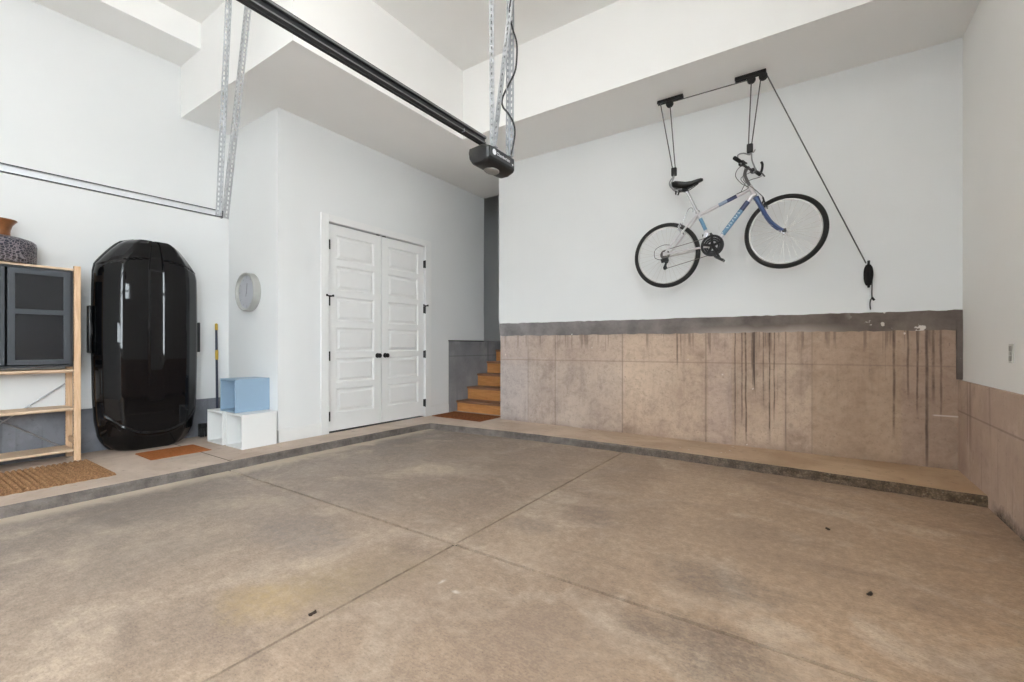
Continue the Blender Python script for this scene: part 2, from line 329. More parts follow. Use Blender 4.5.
def tube(bm, pts, r, n=10, cap=True, closed=False, flat=None):
    P = [Vector(p) for p in pts]; m = len(P)
    R = r if isinstance(r, (list, tuple)) else [r]*m
    rings = []; a = None
    for i, p in enumerate(P):
        if closed: d = P[(i+1) % m]-P[i-1]
        else: d = P[min(i+1, m-1)]-P[max(i-1, 0)]
        d.normalize()
        if a is None: a, b = frame(d)
        else:
            a = (a-d*a.dot(d)).normalized(); b = d.cross(a)
        f = flat or 1
        rings.append([bm.verts.new(p+a*R[i]*math.cos(2*PI*k/n)+b*R[i]*f*math.sin(2*PI*k/n)) for k in range(n)])
    for i in range(m if closed else m-1):
        A, B = rings[i], rings[(i+1) % m]
        for k in range(n): bm.faces.new((A[k], A[(k+1) % n], B[(k+1) % n], B[k]))
    if cap and not closed:
        bm.faces.new(rings[0][::-1]); bm.faces.new(rings[-1])
def lathe(bm, c, axis, prof, n=32):
    """profile [(radius, height along axis)]"""
    c = Vector(c); axis = Vector(axis).normalized(); a, b = frame(axis); rings = []
    for r, h in prof:
        if r < 1e-6: rings.append([bm.verts.new(c+axis*h)])
        else: rings.append([bm.verts.new(c+axis*h+a*r*math.cos(2*PI*k/n)+b*r*math.sin(2*PI*k/n)) for k in range(n)])
    for A, B in zip(rings, rings[1:]):
        for k in range(n):
            k2 = (k+1) % n
            if len(A) == 1 and len(B) == 1: continue
            if len(A) == 1: bm.faces.new((A[0], B[k2], B[k]))
            elif len(B) == 1: bm.faces.new((A[k], A[k2], B[0]))
            else: bm.faces.new((A[k], A[k2], B[k2], B[k]))
def prism(bm, poly, f0, f1):
    """two maps from a 2-D point to 3-D make the end rings"""
    A = [bm.verts.new(f0(*p)) for p in poly]; B = [bm.verts.new(f1(*p)) for p in poly]; n = len(poly)
    for k in range(n): bm.faces.new((A[k], A[(k+1) % n], B[(k+1) % n], B[k]))
    bm.faces.new(A[::-1]); bm.faces.new(B)
def text_bm(s, size, M, depth=.0015):
    cu = bpy.data.curves.new('t', 'FONT'); cu.body = s; cu.size = size; cu.extrude = depth; cu.align_x = 'CENTER'; cu.align_y = 'CENTER'
    o = bpy.data.objects.new('t', cu); COL.objects.link(o); bpy.context.view_layer.update()
    me = bpy.data.meshes.new_from_object(o.evaluated_get(bpy.context.evaluated_depsgraph_get()))
    bpy.data.objects.remove(o); bm = bmesh.new(); bm.from_mesh(me); bmesh.ops.transform(bm, matrix=M, verts=bm.verts); return bm
def copy_part(src, parent, off=(0, 0, 0)):
    c = src.copy(); COL.objects.link(c); c.parent = parent; c.location = src.location + Vector(off); return c

# ---------------------------------------------------------------- the room
b = BM()
g = .0065; jx, jy = -1.64, 1.855
for x0, x1 in ((-4.6, jx-g), (jx+g, 1.1)):
    for y0, y1 in ((YF, jy-1.6*g), (jy+1.6*g, 5.2)):
        box(b, x0, y0, -.10, x1, y1, 0)
box(b, -6, YF-.2, -.2, 1.2, 7.2, -.101); box(b, jx-g, YF, -.101, jx+g, 5.2, -.012, mi=1); box(b, -4.6, jy-1.6*g, -.101, 1.1, jy+1.6*g, -.012, mi=1)
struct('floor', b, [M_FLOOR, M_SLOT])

# raised kerb that runs along the left side and turns along the back wall
def kerb():
    def jit(a): return random.uniform(-a, a)
    edge = []
    y = YF
    while y < 4.2: edge.append((-4.262+.012*math.sin(y*1.3)+jit(.004)+.05*max(0, (y-2)/2.2)**2, y)); y += .09
    edge.append((-4.19, 4.27))
    x = -4.1
    while x < .95:
        t = (x+4.2)/5.1; edge.append((x, 4.275+.15*math.sin(PI*min(1, t*.98))**1.1+.03*t+jit(.003+.007*t))); x += .07
    edge.append((1.1, 4.31))
    b = BM(); H = .075
    top = [b.verts.new((px, py, H)) for px, py in edge]
    e2 = [b.verts.new((px+(.012 if py < 4.2 else 0)+jit(.003), py-(.012 if py > 4.2 else 0)+jit(.003), H-.014)) for px, py in edge]
    mid = [b.verts.new((px+(.012 if py < 4.2 else 0)+jit(.005), py-(.010 if py > 4.2 else 0)+jit(.006), H*.45)) for px, py in edge]
    bot = [b.verts.new((px+(.02 if py < 4.2 else 0), py-(.018 if py > 4.2 else 0), -.05)) for px, py in edge]
    for A, B in ((top, e2), (e2, mid), (mid, bot)):
        for i in range(len(A)-1):
            f = b.faces.new((A[i], A[i+1], B[i+1], B[i])); f.material_index = 1
    corners = [b.verts.new(p) for p in ((1.1, 7.1, H), (-5.9, 7.1, H), (-5.9, YF, H))]
    b.faces.new(top+corners)
    o = struct('trim_1', b, [M_KT, M_KS])
    tag(o, 'raised concrete kerb platform along the left side and back wall', 'kerb')
    me = o.data
    return o
kerb()
b = BM(); box(b, -5.7, 1.868, .0752, -4.262, 1.876, .0762); o = struct('trim_2', b, M_SLOT); tag(o, 'saw cut joint across the left kerb platform', 'joint')

b = BM(); box(b, XL-.12, YF, .485, XL, 7.1, CEIL+.1); struct('wall_left', b, WHITE)
b = BM(); box(b, XL-.12, YF, -.05, XL+.012, 2.5, .49); o = struct('wall_left_concrete', b, M_CONL)
b = BM()                                                            # closet: side wall with the clock, wall with the double door
box(b, XL-.02, 2.50, .07, XD, 2.60, SOFFIT+.02)
DY0, DY1, DZ = 3.085, 4.615, 2.515
box(b, XD-.12, 2.60, .07, XD, DY0, SOFFIT+.02); box(b, XD-.12, DY1, .07, XD, 5.11, SOFFIT+.02)
box(b, XD-.12, DY0, DZ, XD, DY1, SOFFIT+.02); box(b, XD-.12, 5.11, 1.175, XD, 6.0, SOFFIT+.02); box(b, -6.3, 5.88, 1.0, XD-.12, 6.0, SOFFIT+.02)
struct('wall_closet', b, WHITE)
b = BM(); box(b, XD-.4, 5.11, -.02, XD-.014, 7.0, 1.175); struct('wall_stair_concrete', b, M_CONS)
b = BM(); box(b, XD-.1, 5.11, 1.160, XD+.004, 6.0, 1.176); o = struct('trim_3', b, plain('dark_sill', srgb(52, 52, 54), .8)); tag(o, 'dark gap under the drywall above the stair wall', 'trim')
b = BM(); box(b, -6.3, 6.0, .9, -6.2, 7.2, CEIL+.1); box(b, -6.3, 7.1, .9, -3.4, 7.2, CEIL+.1); box(b, -3.5, 5.2, -.05, -3.4, 7.2, CEIL+.1)
struct('wall_hall', b, WHITE)
b = BM(); box(b, -6.3, 6.0, CEIL, -3.4, 7.2, CEIL+.1); struct('ceiling_hall', b, CEILW)
b = BM(); box(b, -6.3, 6.0, 1.05, XD-.02, 7.2, 1.17); box(b, XD-.02, 6.86, 1.05, -3.5, 7.2, 1.17); struct('floor_landing', b, TREAD)
b = BM(); box(b, -3.645, 5.042, 1.378, 1.1, 5.20, SOFFIT+.02); struct('wall_back', b, WHITE)
b = BM(); box(b, -3.632, 5.06, -.05, XR+.05, 5.20, 1.25); struct('wall_back_concrete', b, M_CONC)
def ragged_cap():
    b = BM(); n = 90; x0, x1 = -3.634, XR+.002
    rows = []
    for k in range(n+1):
        x = x0+(x1-x0)*k/n; zt = 1.395-.0035*(x-x0)+random.uniform(-.004, .004); zb = 1.228-.0025*(x-x0)+random.uniform(-.006, .006)
        rows.append([b.verts.new((x, 5.20, zb)), b.verts.new((x, 5.050+random.uniform(-.003, .003), zb)), b.verts.new((x, 5.040+random.uniform(-.002, .002), (zt+zb)/2)), b.verts.new((x, 5.039, zt)), b.verts.new((x, 5.20, zt))])
    for A, B in zip(rows, rows[1:]):
        for j in range(5): b.faces.new((A[j], A[(j+1) % 5], B[(j+1) % 5], B[j]))
    b.faces.new(rows[0][::-1]); b.faces.new(rows[-1])
    box(b, XR-.035, 5.035, .815, XR+.01, 5.2, 1.30)
    return b
o = struct('trim_4', ragged_cap(), M_CAP); tag(o, 'rough dark grey cap band along the top of the stained concrete', 'trim')
b = BM(); W0, W1, V0, V1 = 2.74, 3.04, 2.03, 2.38; Q0, Q1, K0, K1 = -2.55, -.05, .95, 3.45
for y0, y1, z0, z1 in ((YF, Q0, .8, 4.5), (Q0, Q1, .8, K0), (Q0, Q1, K1, 4.5), (Q1, W0, .8, 4.5), (W0, W1, .8, V0), (W0, W1, V1, 4.5), (W1, 7.1, .8, 4.5)): box(b, XR, y0, z0, XR+.12, y1, z1)
struct('wall_right', b, WHITE_R)
b = BM(); box(b, XR-.022, YF, -.05, XR+.12, 5.2, .808, .004); struct('wall_right_concrete', b, M_CONR)
b = BM()
box(b, -5.85, YF-.1, CEIL, 1.1, 4.3, CEIL+.1)
struct('ceiling', b, CEILW)
b = BM()
prism(b, [(XL-.05, 2.02), (-3.53, 2.02), (-3.53, 4.14), (1.05, 4.14), (1.05, 6.0), (XL-.05, 6.0)], lambda x, y: (x, y, SOFFIT), lambda x, y: (x, y, CEIL+.05))
struct('ceiling_soffit', b, CEILW)
b = BM(); box(b, XL-.05, YF, 4.135, -5.236, 2.03, CEIL+.05); struct('ceiling_beam', b, CEILW)

# front wall behind the camera with the sectional garage door and its row of panes
b = BM(); GX0, GX1, GZ = -3.98, .80, 2.13
box(b, -5.9, YF-.12, -.05, GX0, YF, CEIL+.1); box(b, GX1, YF-.12, -.05, 1.1, YF, CEIL+.1); box(b, GX0, YF-.12, GZ, GX1, YF, CEIL+.1)
struct('wall_front', b, WHITE)
gd = thing('door_3', 'white sectional garage door behind the camera', 'garage door', (-1.6, YF-.06, 0), kind='structure')
b = BM(); st_ = (GX1-GX0-.08)/8
for k in range(4):
    z0 = .005+k*.53; z1 = z0+.525
    if k != 2: box(b, GX0, YF-.08, z0, GX1, YF-.035, z1, .004)
    else:
        box(b, GX0, YF-.08, z0, GX1, YF-.035, z0+.10); box(b, GX0, YF-.08, z1-.10, GX1, YF-.035, z1)
        for j in range(9): x = GX0+j*st_; box(b, x, YF-.08, z0+.1, x+.08, YF-.035, z1-.1)
dp_ = obj('panel', b, TRIM, gd)
b = BM(); box(b, -9, -18, -.25, 18, YF-.13, -.02); box(b, 1.2, YF-.13, -.25, 18, 9, -.02); o = struct('driveway', b, plain('driveway_concrete', srgb(158, 158, 157), .9)); tag(o, 'pale concrete driveway outside the garage', 'driveway')
GLASS = bpy.data.materials.new('window_glass'); GLASS.use_nodes = True
_t = GLASS.node_tree; _t.nodes.remove(_t.nodes['Principled BSDF']); _x = _t.nodes.new('ShaderNodeMixShader'); _x.inputs[0].default_value = .06
_t.links.new(_t.nodes.new('ShaderNodeBsdfTransparent').outputs[0], _x.inputs[1]); _g = _t.nodes.new('ShaderNodeBsdfGlossy'); _g.inputs['Roughness'].default_value = 0.02
_t.links.new(_g.outputs[0], _x.inputs[2]); _t.links.new(_x.outputs[0], _t.nodes['Material Output'].inputs[0])
def window(nm, lab, y0, y1, z0, z1, ny, nz, w):
    t = thing(nm, lab, 'window', (XR, (y0+y1)/2, z0), kind='structure')
    b = BM()
    for k in range(nz+1): z = z0+(z1-z0-w)*k/nz; box(b, XR+.02, y0, z, XR+.07, y1, z+w)
    for k in range(ny+1): y = y0+(y1-y0-w)*k/ny; box(b, XR+.02, y, z0, XR+.07, y+w, z1)
    obj('window_frame', b, TRIM, t)
    b = BM(); box(b, XR+.043, y0+.01, z0+.01, XR+.047, y1-.01, z1-.01); obj('pane', b, GLASS, t)
for j in range(8):
    b = BM(); x = GX0+j*st_+.08; box(b, x, YF-.062, 1.165, x+st_-.08, YF-.058, 1.49); obj('pane', b, GLASS, gd)
window('window_1', 'small white framed window high in the right wall', W0, W1, V0, V1, 2, 2, .024)
window('window_2', 'wide white framed window in the right wall', Q0, Q1, K0, K1, 3, 2, .05)

# ---------------------------------------------------------------- ceiling lamps (fixtures with their light)
for i, ((x, y), pw, colr) in enumerate(LAMPS):
    t = thing('ceiling_light', 'opal globe ceiling light', 'ceiling light', (x, y, CEIL), 'globe lights on the high ceiling')
    b = BM(); lathe(b, (x, y, CEIL), (0, 0, -1), [(0, 0), (.10, 0), (.10, .015), (.05, .03), (.03, .06), (0, .06)], 40); obj('canopy', b, TRIM, t, True)
    b = BM(); lathe(b, (x, y, CEIL-.18), (0, 0, 1), [(.13*math.sin(a), .13*math.cos(a)) for a in [PI*k/20 for k in range(21)]], 40); gl = obj('globe', b, TRIM, t, True)
    gl.data.materials[0] = Mt('opal_glass_lit')(ecol=colr+(1,), emis=float(pw))

# ---------------------------------------------------------------- closet double door, casing, baseboards
def door_leaf(y0, y1):
    b = BM(); x = XD-.012; z0, z1 = .098, 2.502
    mY = .105; gap = .075; top = .115; botm = .20
    ph = ((z1-z0)-top-botm-5*gap)/6
    box(b, x-.042, y0, z0, x-.018, y1, z1)
    a0, a1 = y0+mY, y1-mY
    box(b, x-.019, y0, z0, x, a0, z1); box(b, x-.019, a1, z0, x, y1, z1)
    zs = [z0, z0+botm]
    for k in range(6):
        p0 = z0+botm+k*(ph+gap); p1 = p0+ph
        nxt = p1+(gap if k < 5 else top)
        box(b, x-.019, a0, p1, x, a1, nxt)
        if k == 0: box(b, x-.019, a0, z0, x, a1, p0)
        def ring(o, d): return [(x+d, a0+o, p0+o), (x+d, a1-o, p0+o), (x+d, a1-o, p1-o), (x+d, a0+o, p1-o)]
        R = [[b.verts.new(p) for p in ring(o, d)] for o, d in ((0, 0), (.004, -.010), (.014, -.0165), (.026, -.0165), (.052, -.003), (.056, -.003))]
        for A, B in zip(R, R[1:]):
            for j in range(4): b.faces.new((A[j], A[(j+1) % 4], B[(j+1) % 4], B[j]))
        b.faces.new(R[-1])
    return b
HZ = (.275, .97, 1.605, 2.255)
for i, (y0, y1, ky, hy, lab) in enumerate(((3.092, 3.846, 3.79, 3.088, 'left leaf of the white six panel double door'), (3.857, 4.608, 3.913, 4.611, 'right leaf of the white six panel double door'))):
    d = thing('door_%d' % (i+1), lab, 'door', (XD-.02, (y0+y1)/2, .095), kind='structure')
    obj('door_panel', door_leaf(y0, y1), DOORP, d)
    b = BM(); lathe(b, (XD-.012, ky, .965), (1, 0, 0), [(0, 0), (.031, 0), (.031, .006), (.012, .008), (.011, .03), (.022, .035), (.029, .046), (.028, .056), (.018, .064), (0, .066)], 28)
    obj('door_knob', b, BLACKM, d, True)
    yc = 3.80 if i == 0 else 3.90
    b = BM(); box(b, XD-.03, yc-.02, 2.502, XD-.004, yc+.02, 2.514, .002); obj('ball_catch', b, BLACKM, d)
    for k, z in enumerate(HZ):
        b = BM(); tube(b, [(XD+.016, hy, z-.055), (XD+.016, hy, z+.055)], .010, 10); box(b, XD-.012, hy-.012, z-.05, XD+.012, hy+.012, z+.05)
        if k == 2:
            tube(b, [(XD+.030, hy-.040, z+.062), (XD+.022, hy, z+.052), (XD+.030, hy+.040, z+.062)], .009, 8); tube(b, [(XD+.018, hy, z+.04), (XD+.022, hy, z+.066)], .008, 8)
            for q in (-1, 1): tube(b, [(XD+.030, hy+q*.040, z+.050), (XD+.030, hy+q*.040, z+.074)], .010, 8)
        obj('hinge', b, BLACKM, d)
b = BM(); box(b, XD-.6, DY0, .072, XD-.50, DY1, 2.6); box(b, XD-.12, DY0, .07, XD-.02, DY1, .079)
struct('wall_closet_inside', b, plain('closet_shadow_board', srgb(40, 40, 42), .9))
b = BM()
def casing(b, y0, y1, z0, z1): box(b, XD-.001, y0, z0, XD+.018, y1, z1, .004); 
casing(b, 2.985, DY0-.002, .076, 2.60); casing(b, DY1+.002, 4.735, .076, 2.60); casing(b, DY0-.002, DY1+.002, DZ+.003, 2.60)
box(b, XD-.11, DY0-.001, .08, XD-.045, DY0+.006, DZ); box(b, XD-.11, DY1-.006, .08, XD-.045, DY1+.001, DZ)
o = struct('trim_5', b, TRIM); tag(o, 'white casing round the double closet door', 'door casing')
def base(name, x0, y0, x1, y1):
    b = BM(); box(b, x0, y0, .076, x1, y1, .205, .003); box(b, min(x0, x1), y0, .205, x1-(.006 if abs(x1-x0) < .1 else 0), y1-(0 if abs(x1-x0) < .1 else 0), .218, .002)
    struct(name, b, TRIM)
base('baseboard_left', XD-.002, 2.486, XD+.015, 2.984); base('baseboard_right', XD-.002, 4.736, XD+.015, 5.112)
b = BM(); box(b, XL+.012, 2.486, .076, XD+.015, 2.502, .215, .003); struct('baseboard_closet', b, TRIM)
b = BM(); box(b, XD-.014, 5.105, .076, XD+.004, 5.118, 1.18, .002); o = struct('trim_6', b, TRIM); tag(o, 'white corner bead where drywall meets the stair concrete', 'corner bead')

# ---------------------------------------------------------------- stairs
st = thing('stairs', 'wooden stairs climbing behind the stained concrete wall', 'stairs', (-4.15, 5.31, .075), kind='structure')
for k in range(6):
    yn = 5.31+k*.258; zt = .240+k*.196
    b = BM(); box(b, XD-.012, yn+.025, zt-.036-.165, -3.50, yn+.045, zt-.034); obj('riser', b, RISER, st)
    b = BM(); box(b, XD-.012, yn, zt-.036, -3.50, yn+.30, zt, .008); obj('tread', b, TREAD, st)

# ---------------------------------------------------------------- storage rack (pine posts, shelves, braces)
rk = thing('shelving_unit', 'pine shelving unit standing left of the black cargo box', 'shelf', (-5.56, .72, .075))
RX0, RX1, RY0, RY1 = -5.70, -5.40, .30, 1.145
for x in (RX0, RX1-.036):
    for y in (RY0, RY1-.044):
        b = BM(); box(b, x, y, .0755, x+.036, y+.044, 1.79, .003)
        obj('post', b, HPINE, rk)
for y in (RY0, RY1-.044):
    for z in (.22, .95, 1.7):
        b = BM(); box(b, RX0+.034, y+.012, z, RX1-.034, y+.032, z+.05); obj('cross_rail', b, PINE, rk)
for z in (.180, .545, .880, 1.765):
    b = BM(); box(b, RX0+.004, RY0+.046, z-.018, RX1-.002, RY1-.046, z, .002)
    for k in range(3): box(b, RX0+.02+k*.1, RY0+.046, z-.03, RX0+.05+k*.1, RY1-.046, z-.017)
    obj('shelf', b, PINES, rk)
for s in (0, 1):
    b = BM(); y0, y1 = (RY0+.02, RY1-.02) if s else (RY1-.02, RY0+.02)
    tube(b, [(RX0-.004-s*.004, y0, .76), (RX0-.004-s*.004, y1, .13)], .006, 8); obj('brace', b, STEEL, rk)
cb = thing('cabinet', 'charcoal cabinet with panelled doors held in the pine shelving unit', 'cabinet', (-5.55, .72, .90))
b = BM(); y0, y1, z0, z1 = RY0+.05, RY1-.05, .905, 1.744
box(b, RX0+.02, y0, z0, RX0+.03, y1, z1); box(b, RX0+.02, y0, z0, RX1-.012, y0+.016, z1, .001); box(b, RX0+.02, y1-.016, z0, RX1-.012, y1, z1, .001)
box(b, RX0+.02, y0, z0, RX1-.012, y1, z0+.016, .001); box(b, RX0+.02, y0, z1-.016, RX1-.012, y1, z1, .001)
obj('carcass', b, CABB, cb)
for (a, c_) in ((.365, .692), (.707, 1.076)):
    b = BM(); x0, x1 = RX1-.011, RX1+.008; za, zb = z0+.024, z1-.020; w = .042
    box(b, x0, a, za, x1, a+w, zb, .002); box(b, x0, c_-w, za, x1, c_, zb, .002); box(b, x0, a+w-.001, za, x1, c_-w+.001, za+w, .002); box(b, x0, a+w-.001, zb-w, x1, c_-w+.001, zb, .002)
    box(b, x0, a+w-.001, 1.350, x1, c_-w+.001, 1.392, .002)
    d = obj('door', b, CABD, cb)
    for (p0, p1) in ((za+w, 1.350), (1.392, zb-w)):
        b = BM(); box(b, x0+.004, a+w-.001, p0-.001, x0+.008, c_-w+.001, p1+.001); obj('panel', b, CABP, d)
# vase on top
VX, VY = -5.55, .682
M_V = Mt('patterned_vase_glaze'); vo = M_V.n('TexVoronoi'); mp = M_V.n('Mapping'); M_V.set(mp.inputs[0], M_V.co); mp.inputs['Scale'].default_value = (40, 40, 52); M_V.set(vo.inputs['Vector'], mp.outputs[0]); vo.inputs['Scale'].default_value = 1; vo.feature = 'DISTANCE_TO_EDGE'
zz = M_V.xyz()[2]
M_V.col(M_V.mix(M_V.rng(vo.outputs['Distance'], .05, .15), srgb(132, 124, 128), M_V.mix(M_V.rng(zz, 0, .14), srgb(48, 38, 38), srgb(38, 40, 56)))); M_V.bump(vo.outputs['Distance'], .9, .02); M_V = M_V(rough=.42)
COPPER = plain('copper_glaze', srgb(132, 84, 48), .28, .25, var=.25, sc=14)
v = thing('vase', 'squat dark patterned vase with copper neck on the shelving unit', 'vase', (VX, VY, 1.766))
zb = 1.766
b = BM(); lathe(b, (VX, VY, zb), (0, 0, 1), [(0, .0), (.206, .0), (.212, .006), (.214, .06), (.215, .155), (.210, .180), (.190, .198), (.14, .214), (.085, .226), (.06, .228)], 56); obj('body', b, M_V, v, True)
b = BM(); lathe(b, (VX, VY, zb), (0, 0, 1), [(.066, .222), (.062, .25), (.064, .275), (.074, .315), (.094, .345), (.102, .352), (.100, .36), (.088, .352), (.066, .31), (.055, .26)], 48); obj('neck', b, COPPER, v, True)

# ---------------------------------------------------------------- doormats
def flat_mat(name, x0, x1, y0, y1, label, mat, braid=False, th=.012, n=(60, 60), z0=.0755):
    b = BM(); nx, ny = n; V = []
    for i in range(nx+1):
        row = []
        for j in range(ny+1):
            u, w = i/nx, j/ny; x = x0+(x1-x0)*u; y = y0+(y1-y0)*w
            ed = min(u, 1-u, w, 1-w)
            if braid:
                r = (y-y0)/(y1-y0)*30; cc = (x-x0)/(x1-x0)*16
                h = th*(.25+.75*abs(math.sin(PI*r))**.7*(.25+.75*abs(math.sin(PI*(cc+.5*(int(r) % 2))))))
                x += .006*math.sin(PI*r*1.0)*(1 if u in (0, 1) else 0); y += .008*math.sin(PI*cc)*(1 if w in (0, 1) else 0)
            else: h = th*(.85+.15*random.random())
            if ed == 0: h = th*.3
            row.append(b.verts.new((x, y, z0+h)))
        V.append(row)
    for i in range(nx):
        for j in range(ny): b.faces.new((V[i][j], V[i+1][j], V[i+1][j+1], V[i][j+1]))
    rim = [V[i][0] for i in range(nx+1)]+[V[nx][j] for j in range(1, ny+1)]+[V[i][ny] for i in range(nx-1, -1, -1)]+[V[0][j] for j in range(ny-1, 0, -1)]
    low = [b.verts.new((p.co.x, p.co.y, z0)) for p in rim]
    for k in range(len(rim)): b.faces.new((rim[k], rim[k-1], low[k-1], low[k]))
    b.faces.new(low)
    o = obj(name, b, mat, None, braid, base=((x0+x1)/2, (y0+y1)/2, z0)); tag(o, label, 'doormat'); return o
flat_mat('doormat', -5.29, -4.535, .18, 1.165, 'thick braided coir doormat in front of the pine shelving unit', M_COIR, True, .026, (176, 380))
flat_mat('doormat', -5.27, -4.862, 1.487, 1.968, 'small plain orange doormat under the front of the black cargo box', M_COIR2, False, .010, (40, 40))
flat_mat('doormat', -4.60, -3.715, 4.705, 5.20, 'brown doormat at the foot of the wooden stairs', M_COIR3, False, .014, (60, 40))

# ---------------------------------------------------------------- storage cubes
def cube(name, x0, y0, z0, w, h, mat, label, group=None):
    x1, y1, z1 = x0+w, y0+.34, z0+h; t = .015; d_ = .34
    c = thing(name, label, 'storage cube', ((x0+x1)/2, (y0+y1)/2, z0), group)
    b = BM()
    P = lambda a, cc, d: [b.verts.new(p) for p in ((x0+a, y0+d, z0+a), (x1-a, y0+d, z0+a), (x1-a, y0+d, z1-a), (x0+a, y0+d, z1-a))]
    R = [P(.0015, 0, d_), P(0, 0, d_-.0015), P(0, 0, .0015), P(.0015, 0, 0), P(t-.001, 0, 0), P(t, 0, .001), P(t, 0, d_-.02)]
    for A, B in zip(R, R[1:]):
        for j in range(4): b.faces.new((A[j], A[(j+1) % 4], B[(j+1) % 4], B[j]))
    b.faces.new(R[0]); b.faces.new(R[-1])
    obj('carcass', b, mat, c)
    b = BM(); box(b, x0+t+.0005, y1-.03, z0+t+.0005, x1-t-.0005, y1-.022, z1-t-.0005); obj('back_panel', b, mat, c)
    return c
cube('storage_cube', -4.947, 2.13, .0765, .332, .337, CUBEW, 'white open storage cube on the kerb nearest the closet corner', 'storage cubes beside the closet')
cube('storage_cube', -5.345, 2.12, .0765, .345, .337, CUBEW, 'white open storage cube on the kerb nearest the cargo box', 'storage cubes beside the closet')
cube('storage_cube', -5.132, 2.155, .4145, .328, .335, CUBEB, 'blue grey storage cube stacked on the two white cubes', 'storage cubes beside the closet')

# broom behind the cubes
br = thing('broom', 'broom with dark blue and yellow handle leaning beside the cubes', 'broom', (-5.66, 2.33, .08))
NAVY = plain('navy_plastic', srgb(30, 34, 58), .4); YEL = plain('yellow_plastic', srgb(196, 160, 52), .45)
def bp(z): return (-5.655-.055*(z-.2)/1.14, 2.345+.012*(z-.2)/1.14, z)
b = BM(); tube(b, [bp(.20), bp(1.33)], .0125, 12); obj('handle', b, NAVY, br, True)
b = BM(); lathe(b, bp(1.27), (0, 0, 1), [(.0145, 0), (.0155, .03), (.0145, .065), (.008, .075), (0, .076)], 12); obj('grip_cap', b, YEL, br, True)
b = BM(); lathe(b, bp(.93), (0, 0, 1), [(.014, 0), (.016, .02), (.016, .09), (.014, .11)], 12); obj('grip_band', b, YEL, br, True)
b = BM(); box(b, -5.70, 2.165, .17, -5.62, 2.475, .225, .012); obj('head', b, BLACKP, br, True)
b = BM()
for k in range(30):
    y = 2.17+.3*k/29
    for x in (-5.69, -5.66, -5.63): tube(b, [(x, y, .175), (x+random.uniform(-.008, .008), y+random.uniform(-.01, .01), .078)], .005, 5)
obj('bristles', b, BLACKP, br)

# wall clock
ck = thing('wall_clock', 'round pale grey clock on the closet side wall above the cubes', 'clock', (-5.24, 2.5, 1.68))
CKF = plain('clock_grey_rim', srgb(176, 176, 172), .42, .2); CKD = plain('clock_face', srgb(178, 180, 186), .6, var=.03)
C0 = (-5.195, 2.4995, 1.68)
b = BM(); lathe(b, C0, (0, -1, 0), [(0, 0), (.204, 0), (.210, .006), (.212, .072), (.206, .080), (.194, .080), (.184, .062), (.182, .052)], 64); obj('rim', b, CKF, ck, True)
b = BM(); lathe(b, C0, (0, -1, 0), [(.184, .05), (0, .05)], 64); f_ = obj('face', b, CKD, ck, False)
CKM = plain('clock_mark_grey', srgb(150, 152, 156), .6)
for k in range(12):
    b = BM(); a = k*PI/6; c = Vector((C0[0]+math.sin(a)*.16, 2.4995-.0515, C0[2]+math.cos(a)*.16)); ra = Vector((math.sin(a), 0, math.cos(a)))
    obox(b, c, ra, Vector((0, 1, 0)), ra.cross(Vector((0, 1, 0))), .014, .001, .004); obj('hour_mark', b, CKM, ck)
for nm, a, L, w in (('hour_hand', math.radians(8), .095, .0055), ('minute_hand', math.radians(200), .05, .0045)):
    b = BM(); ra = Vector((math.sin(a), 0, math.cos(a))); obox(b, Vector(C0)+Vector((0, -.055, 0))+ra*L*.42, ra, Vector((0, 1, 0)), ra.cross(Vector((0, 1, 0))), L*.6, .0012, w)
    obj(nm, b, plain('clock_hand_grey', srgb(132, 134, 140), .5), ck)

# outlet on the right wall
ot = thing('outlet', 'small grey white power outlet on the right wall above the concrete', 'outlet', (XR, 3.935, 1.04))
b = BM(); box(b, XR-.006, 3.900, .982, XR, 3.972, 1.098, .003); obj('wall_plate', b, plain('outlet_plate', srgb(205, 202, 196), .4), ot)
b = BM(); box(b, XR-.010, 3.918, 1.055, XR-.005, 3.954, 1.086, .002); OSK = plain('outlet_socket', srgb(150, 147, 140), .45); obj('socket', b, OSK, ot)
b = BM(); box(b, XR-.010, 3.918, .994, XR-.005, 3.954, 1.025, .002); obj('socket', b, OSK, ot)
b = BM(); box(b, XR-.011, 3.922, 1.030, XR-.005, 3.950, 1.050, .001); obj('test_buttons', b, plain('outlet_button', srgb(188, 185, 178), .45), ot)

